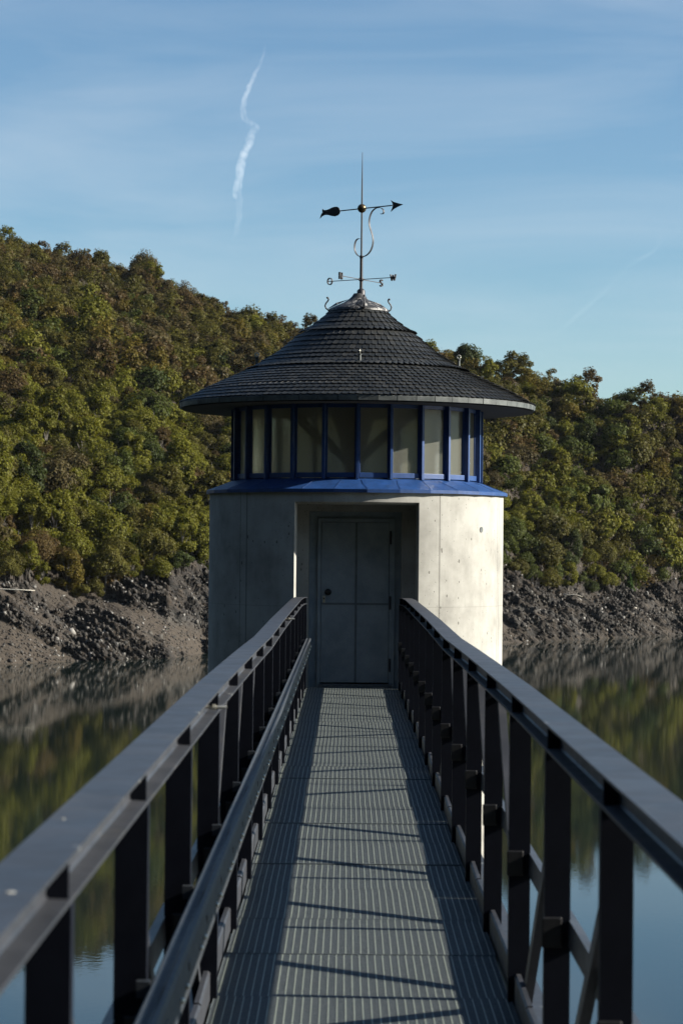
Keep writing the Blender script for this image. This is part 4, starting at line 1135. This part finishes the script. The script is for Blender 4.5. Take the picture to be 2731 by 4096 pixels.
# grating panels
gp = MB(); PL = .995
for y in np.arange(.006, PL - .004, .0111): gp.box(-.587, .587, y, y + .0042, -.030, 0)
gp.box(-.587, .587, 0, .004, -.034, .0015); gp.box(-.587, .587, PL - .004, PL, -.034, .0015)
gp.box(-.590, -.5872, 0, PL, -.034, .0015); gp.box(.5872, .590, 0, PL, -.034, .0015)
gme = gp.mesh('grating_panel'); gme.materials.append(M['galv'])
gb = MB()
for x in np.arange(-.5705, .58, .0335): gb.box(x - .0019, x + .0019, .0045, PL - .0045, -.004, .0010)
bme = gb.mesh('cross_bars'); bme.materials.append(M['galv_bar'])
y = Y0
while y < Y1 - .2:
    o = link('grating_panel', gme, None, bridge); o.location = (random.uniform(-.006, .006), y, random.uniform(-.003, .003)); o.rotation_euler = (random.uniform(-.0012, .0012), random.uniform(-.0012, .0012), random.uniform(-.0022, .0022))
    bput(o)
    q = link('lengthwise_bars', bme, None, o); q['kind'] = 'stuff'
    y += 1.0
# splice bolts on the left rail
for y in (9.36, 21.4):
    b = MB(); z = zr(y)
    b.tube([(-.622, y, z - .055), (-.535, y, z - .055)], .0065, 8); b.tube([(-.59, y, z - .055), (-.578, y, z - .055)], .013, 6)
    b.tube([(-.622, y, z - .028), (-.604, y, z - .028)], .010, 6)
    bput(b.build('splice_bolt', M['bolt'], bridge))

for (x, y, rr) in ((-.622, 3.97, .010), (-.66, 5.03, .005)):
    d = MB(); d.lathe([(.001, .0022), (rr * .7, .0018), (rr, .0002)], 12); o = d.build('bird_dropping', M['dropping'], bridge); o.scale = (1.0, 1.7, 1); o.location = (x, y - 2, zr(y))

# cable tray on the left side
tray = empty('cable_tray', (-.58, 2, .5), 0, 'blue grey galvanised cable tray with bright screws clamped along the left railing', 'cable tray')
tr_ = MB(); pr = [(-.562, .58), (-.562, .676), (-.555, .683), (-.545, .676), (-.530, .676), (-.519, .683), (-.509, .680), (-.503, .668), (-.498, .562), (-.502, .556), (-.507, .566), (-.509, .655), (-.555, .662), (-.558, .58)]
ys = np.arange(Y0, 29.6, .5)
n_ = len(pr)
for y in ys:
    for (xx, zz) in pr: tr_.v.append((xx + .58, y - 2, zz - .5))
for i in range(len(ys) - 1):
    for j in range(n_):
        k2 = (j + 1) % n_; tr_.f.append((i * n_ + j, i * n_ + k2, (i + 1) * n_ + k2, (i + 1) * n_ + j))
tr_.f += [tuple(range(n_)), tuple((len(ys) - 1) * n_ + j for j in range(n_))]
to = tr_.build('tray_cover', M['tray'], tray)
for y in PY[1:-1]:
    b = MB(); b.box(-.598, -.5625, y - .036, y - .011, .645, .688)
    b.v = [(a + .58, c - 2, d - .5) for a, c, d in b.v]; b.build('clamp', M['tray'], tray)
def tray_bit(b, name, mat):
    b.v = [(a + .58, c - 2, d - .5) for a, c, d in b.v]; b.build(name, mat, tray, smooth=(name == 'screw'))
for y in np.arange(1.2, 29.4, .855):
    for dy in (0, .20):
        b = MB(); b.ball((-.496, y + dy + random.uniform(-.02, .02), .60), .0085, 8, 6); tray_bit(b, 'screw', M['bolt'])
    b = MB(); b.box(-.5045, -.4985, y + .35, y + .42, .618, .640); tray_bit(b, 'tray_slot_cover', M['black'])

# ------------------------------------------------------------------ condensation trail high above the left slope
m, t, p = new_mat('ice_trail')
t.nodes.remove(p)
co = N(t, 'ShaderNodeTexCoord'); at = N(t, 'ShaderNodeAttribute', attribute_name='trail_amount')
n1 = N(t, 'ShaderNodeTexNoise', Scale=0.012, Detail=7, Roughness=0.6); t.links.new(co.outputs['Object'], n1.inputs['Vector'])
lw = N(t, 'ShaderNodeLayerWeight', Blend=0.5)
edge = MT(t, 'POWER', MT(t, 'SUBTRACT', 1.0, lw.outputs['Facing']), 1.6)
al = MT(t, 'MULTIPLY', MT(t, 'MULTIPLY', edge, at.outputs['Color']), MT(t, 'MULTIPLY', n1.outputs['Fac'], 0.46))
tp_ = N(t, 'ShaderNodeBsdfTransparent'); d1 = N(t, 'ShaderNodeBsdfTranslucent'); d1.inputs['Color'].default_value = (.9, .9, .9, 1); d2 = N(t, 'ShaderNodeBsdfDiffuse'); d2.inputs['Color'].default_value = (.9, .9, .9, 1)
mA = N(t, 'ShaderNodeAddShader'); t.links.new(d1.outputs[0], mA.inputs[0]); t.links.new(d2.outputs[0], mA.inputs[1])
mB = N(t, 'ShaderNodeMixShader'); t.links.new(al, mB.inputs[0]); t.links.new(tp_.outputs[0], mB.inputs[1]); t.links.new(mA.outputs[0], mB.inputs[2])
t.links.new(mB.outputs[0], t.nodes['Material Output'].inputs['Surface'])
def trail(name, pts, Z0, Z1, label, rot=0):
    P = cat([(q[0], q[1], q[2], q[3]) for q in pts], 8)
    r = np.random.default_rng(4); c3 = []; rad = []; den = []
    for i, (u, v, w, dn) in enumerate(P):
        Z = Z0 + (Z1 - Z0) * i / (len(P) - 1)
        c3.append((u2x(u + r.normal(0, .8), Z), Z, v2z(u, v, Z))); rad.append(w * Z / FPX * r.uniform(.85, 1.15)); den.append(dn)
    mb = MB(); mb.tube(c3, rad, 14)
    me = bpy.data.meshes.new(name); me.from_pydata(mb.v, [], [tuple(reversed(f)) for f in mb.f[:-2]])
    at = me.color_attributes.new('trail_amount', 'FLOAT_COLOR', 'POINT')
    for i in range(len(mb.v)):
        q = max(0, den[i // 14]); at.data[i].color = (q, q, q, 1)
    o = link(name, me, m, None, smooth=True); meta(o, label, 'contrail'); o.visible_shadow = True
    return o
trail('contrail', [(600, 92, 3, 0), (590, 135, 4, .25), (575, 165, 5.5, .6), (560, 200, 6.5, .8), (548, 238, 7, .8), (551, 268, 7, .9), (566, 281, 7, .9), (578, 290, 8, 1), (568, 304, 9, 1), (562, 328, 9, 1), (548, 360, 10, 1), (541, 400, 10, 1), (536, 440, 11, .9), (541, 460, 8, .35), (540, 500, 7, .22), (530, 555, 5, 0)], 9000, 11500, 'white crooked condensation trail standing steeply above the left slope')
trail('contrail', [(1532, 528, 3, .0), (1510, 545, 6, .20), (1495, 575, 6, .18), (1450, 600, 7, .08), (1420, 625, 7, .07), (1390, 660, 7, .06), (1340, 705, 7, .08), (1290, 750, 7, .06), (1250, 775, 5, 0)], 11000, 14000, 'faint slanting condensation trail low in the sky above the right slope')

# ------------------------------------------------------------------ valley air
m, t, p = new_mat('valley_air'); t.nodes.remove(p)
pv = t.nodes.new('ShaderNodeVolumePrincipled'); pv.inputs['Density'].default_value = 0.000016; pv.inputs['Color'].default_value = (0.80, 0.86, 0.95, 1); pv.inputs['Anisotropy'].default_value = 0.2
t.links.new(pv.outputs[0], t.nodes['Material Output'].inputs['Volume'])
hz = MB(); hz.box(-1200, 1200, -420, 1000, WATER - 45, 190)
ho = hz.build('haze', m); meta(ho, 'thin pale autumn haze filling the valley', 'haze', kind='stuff')
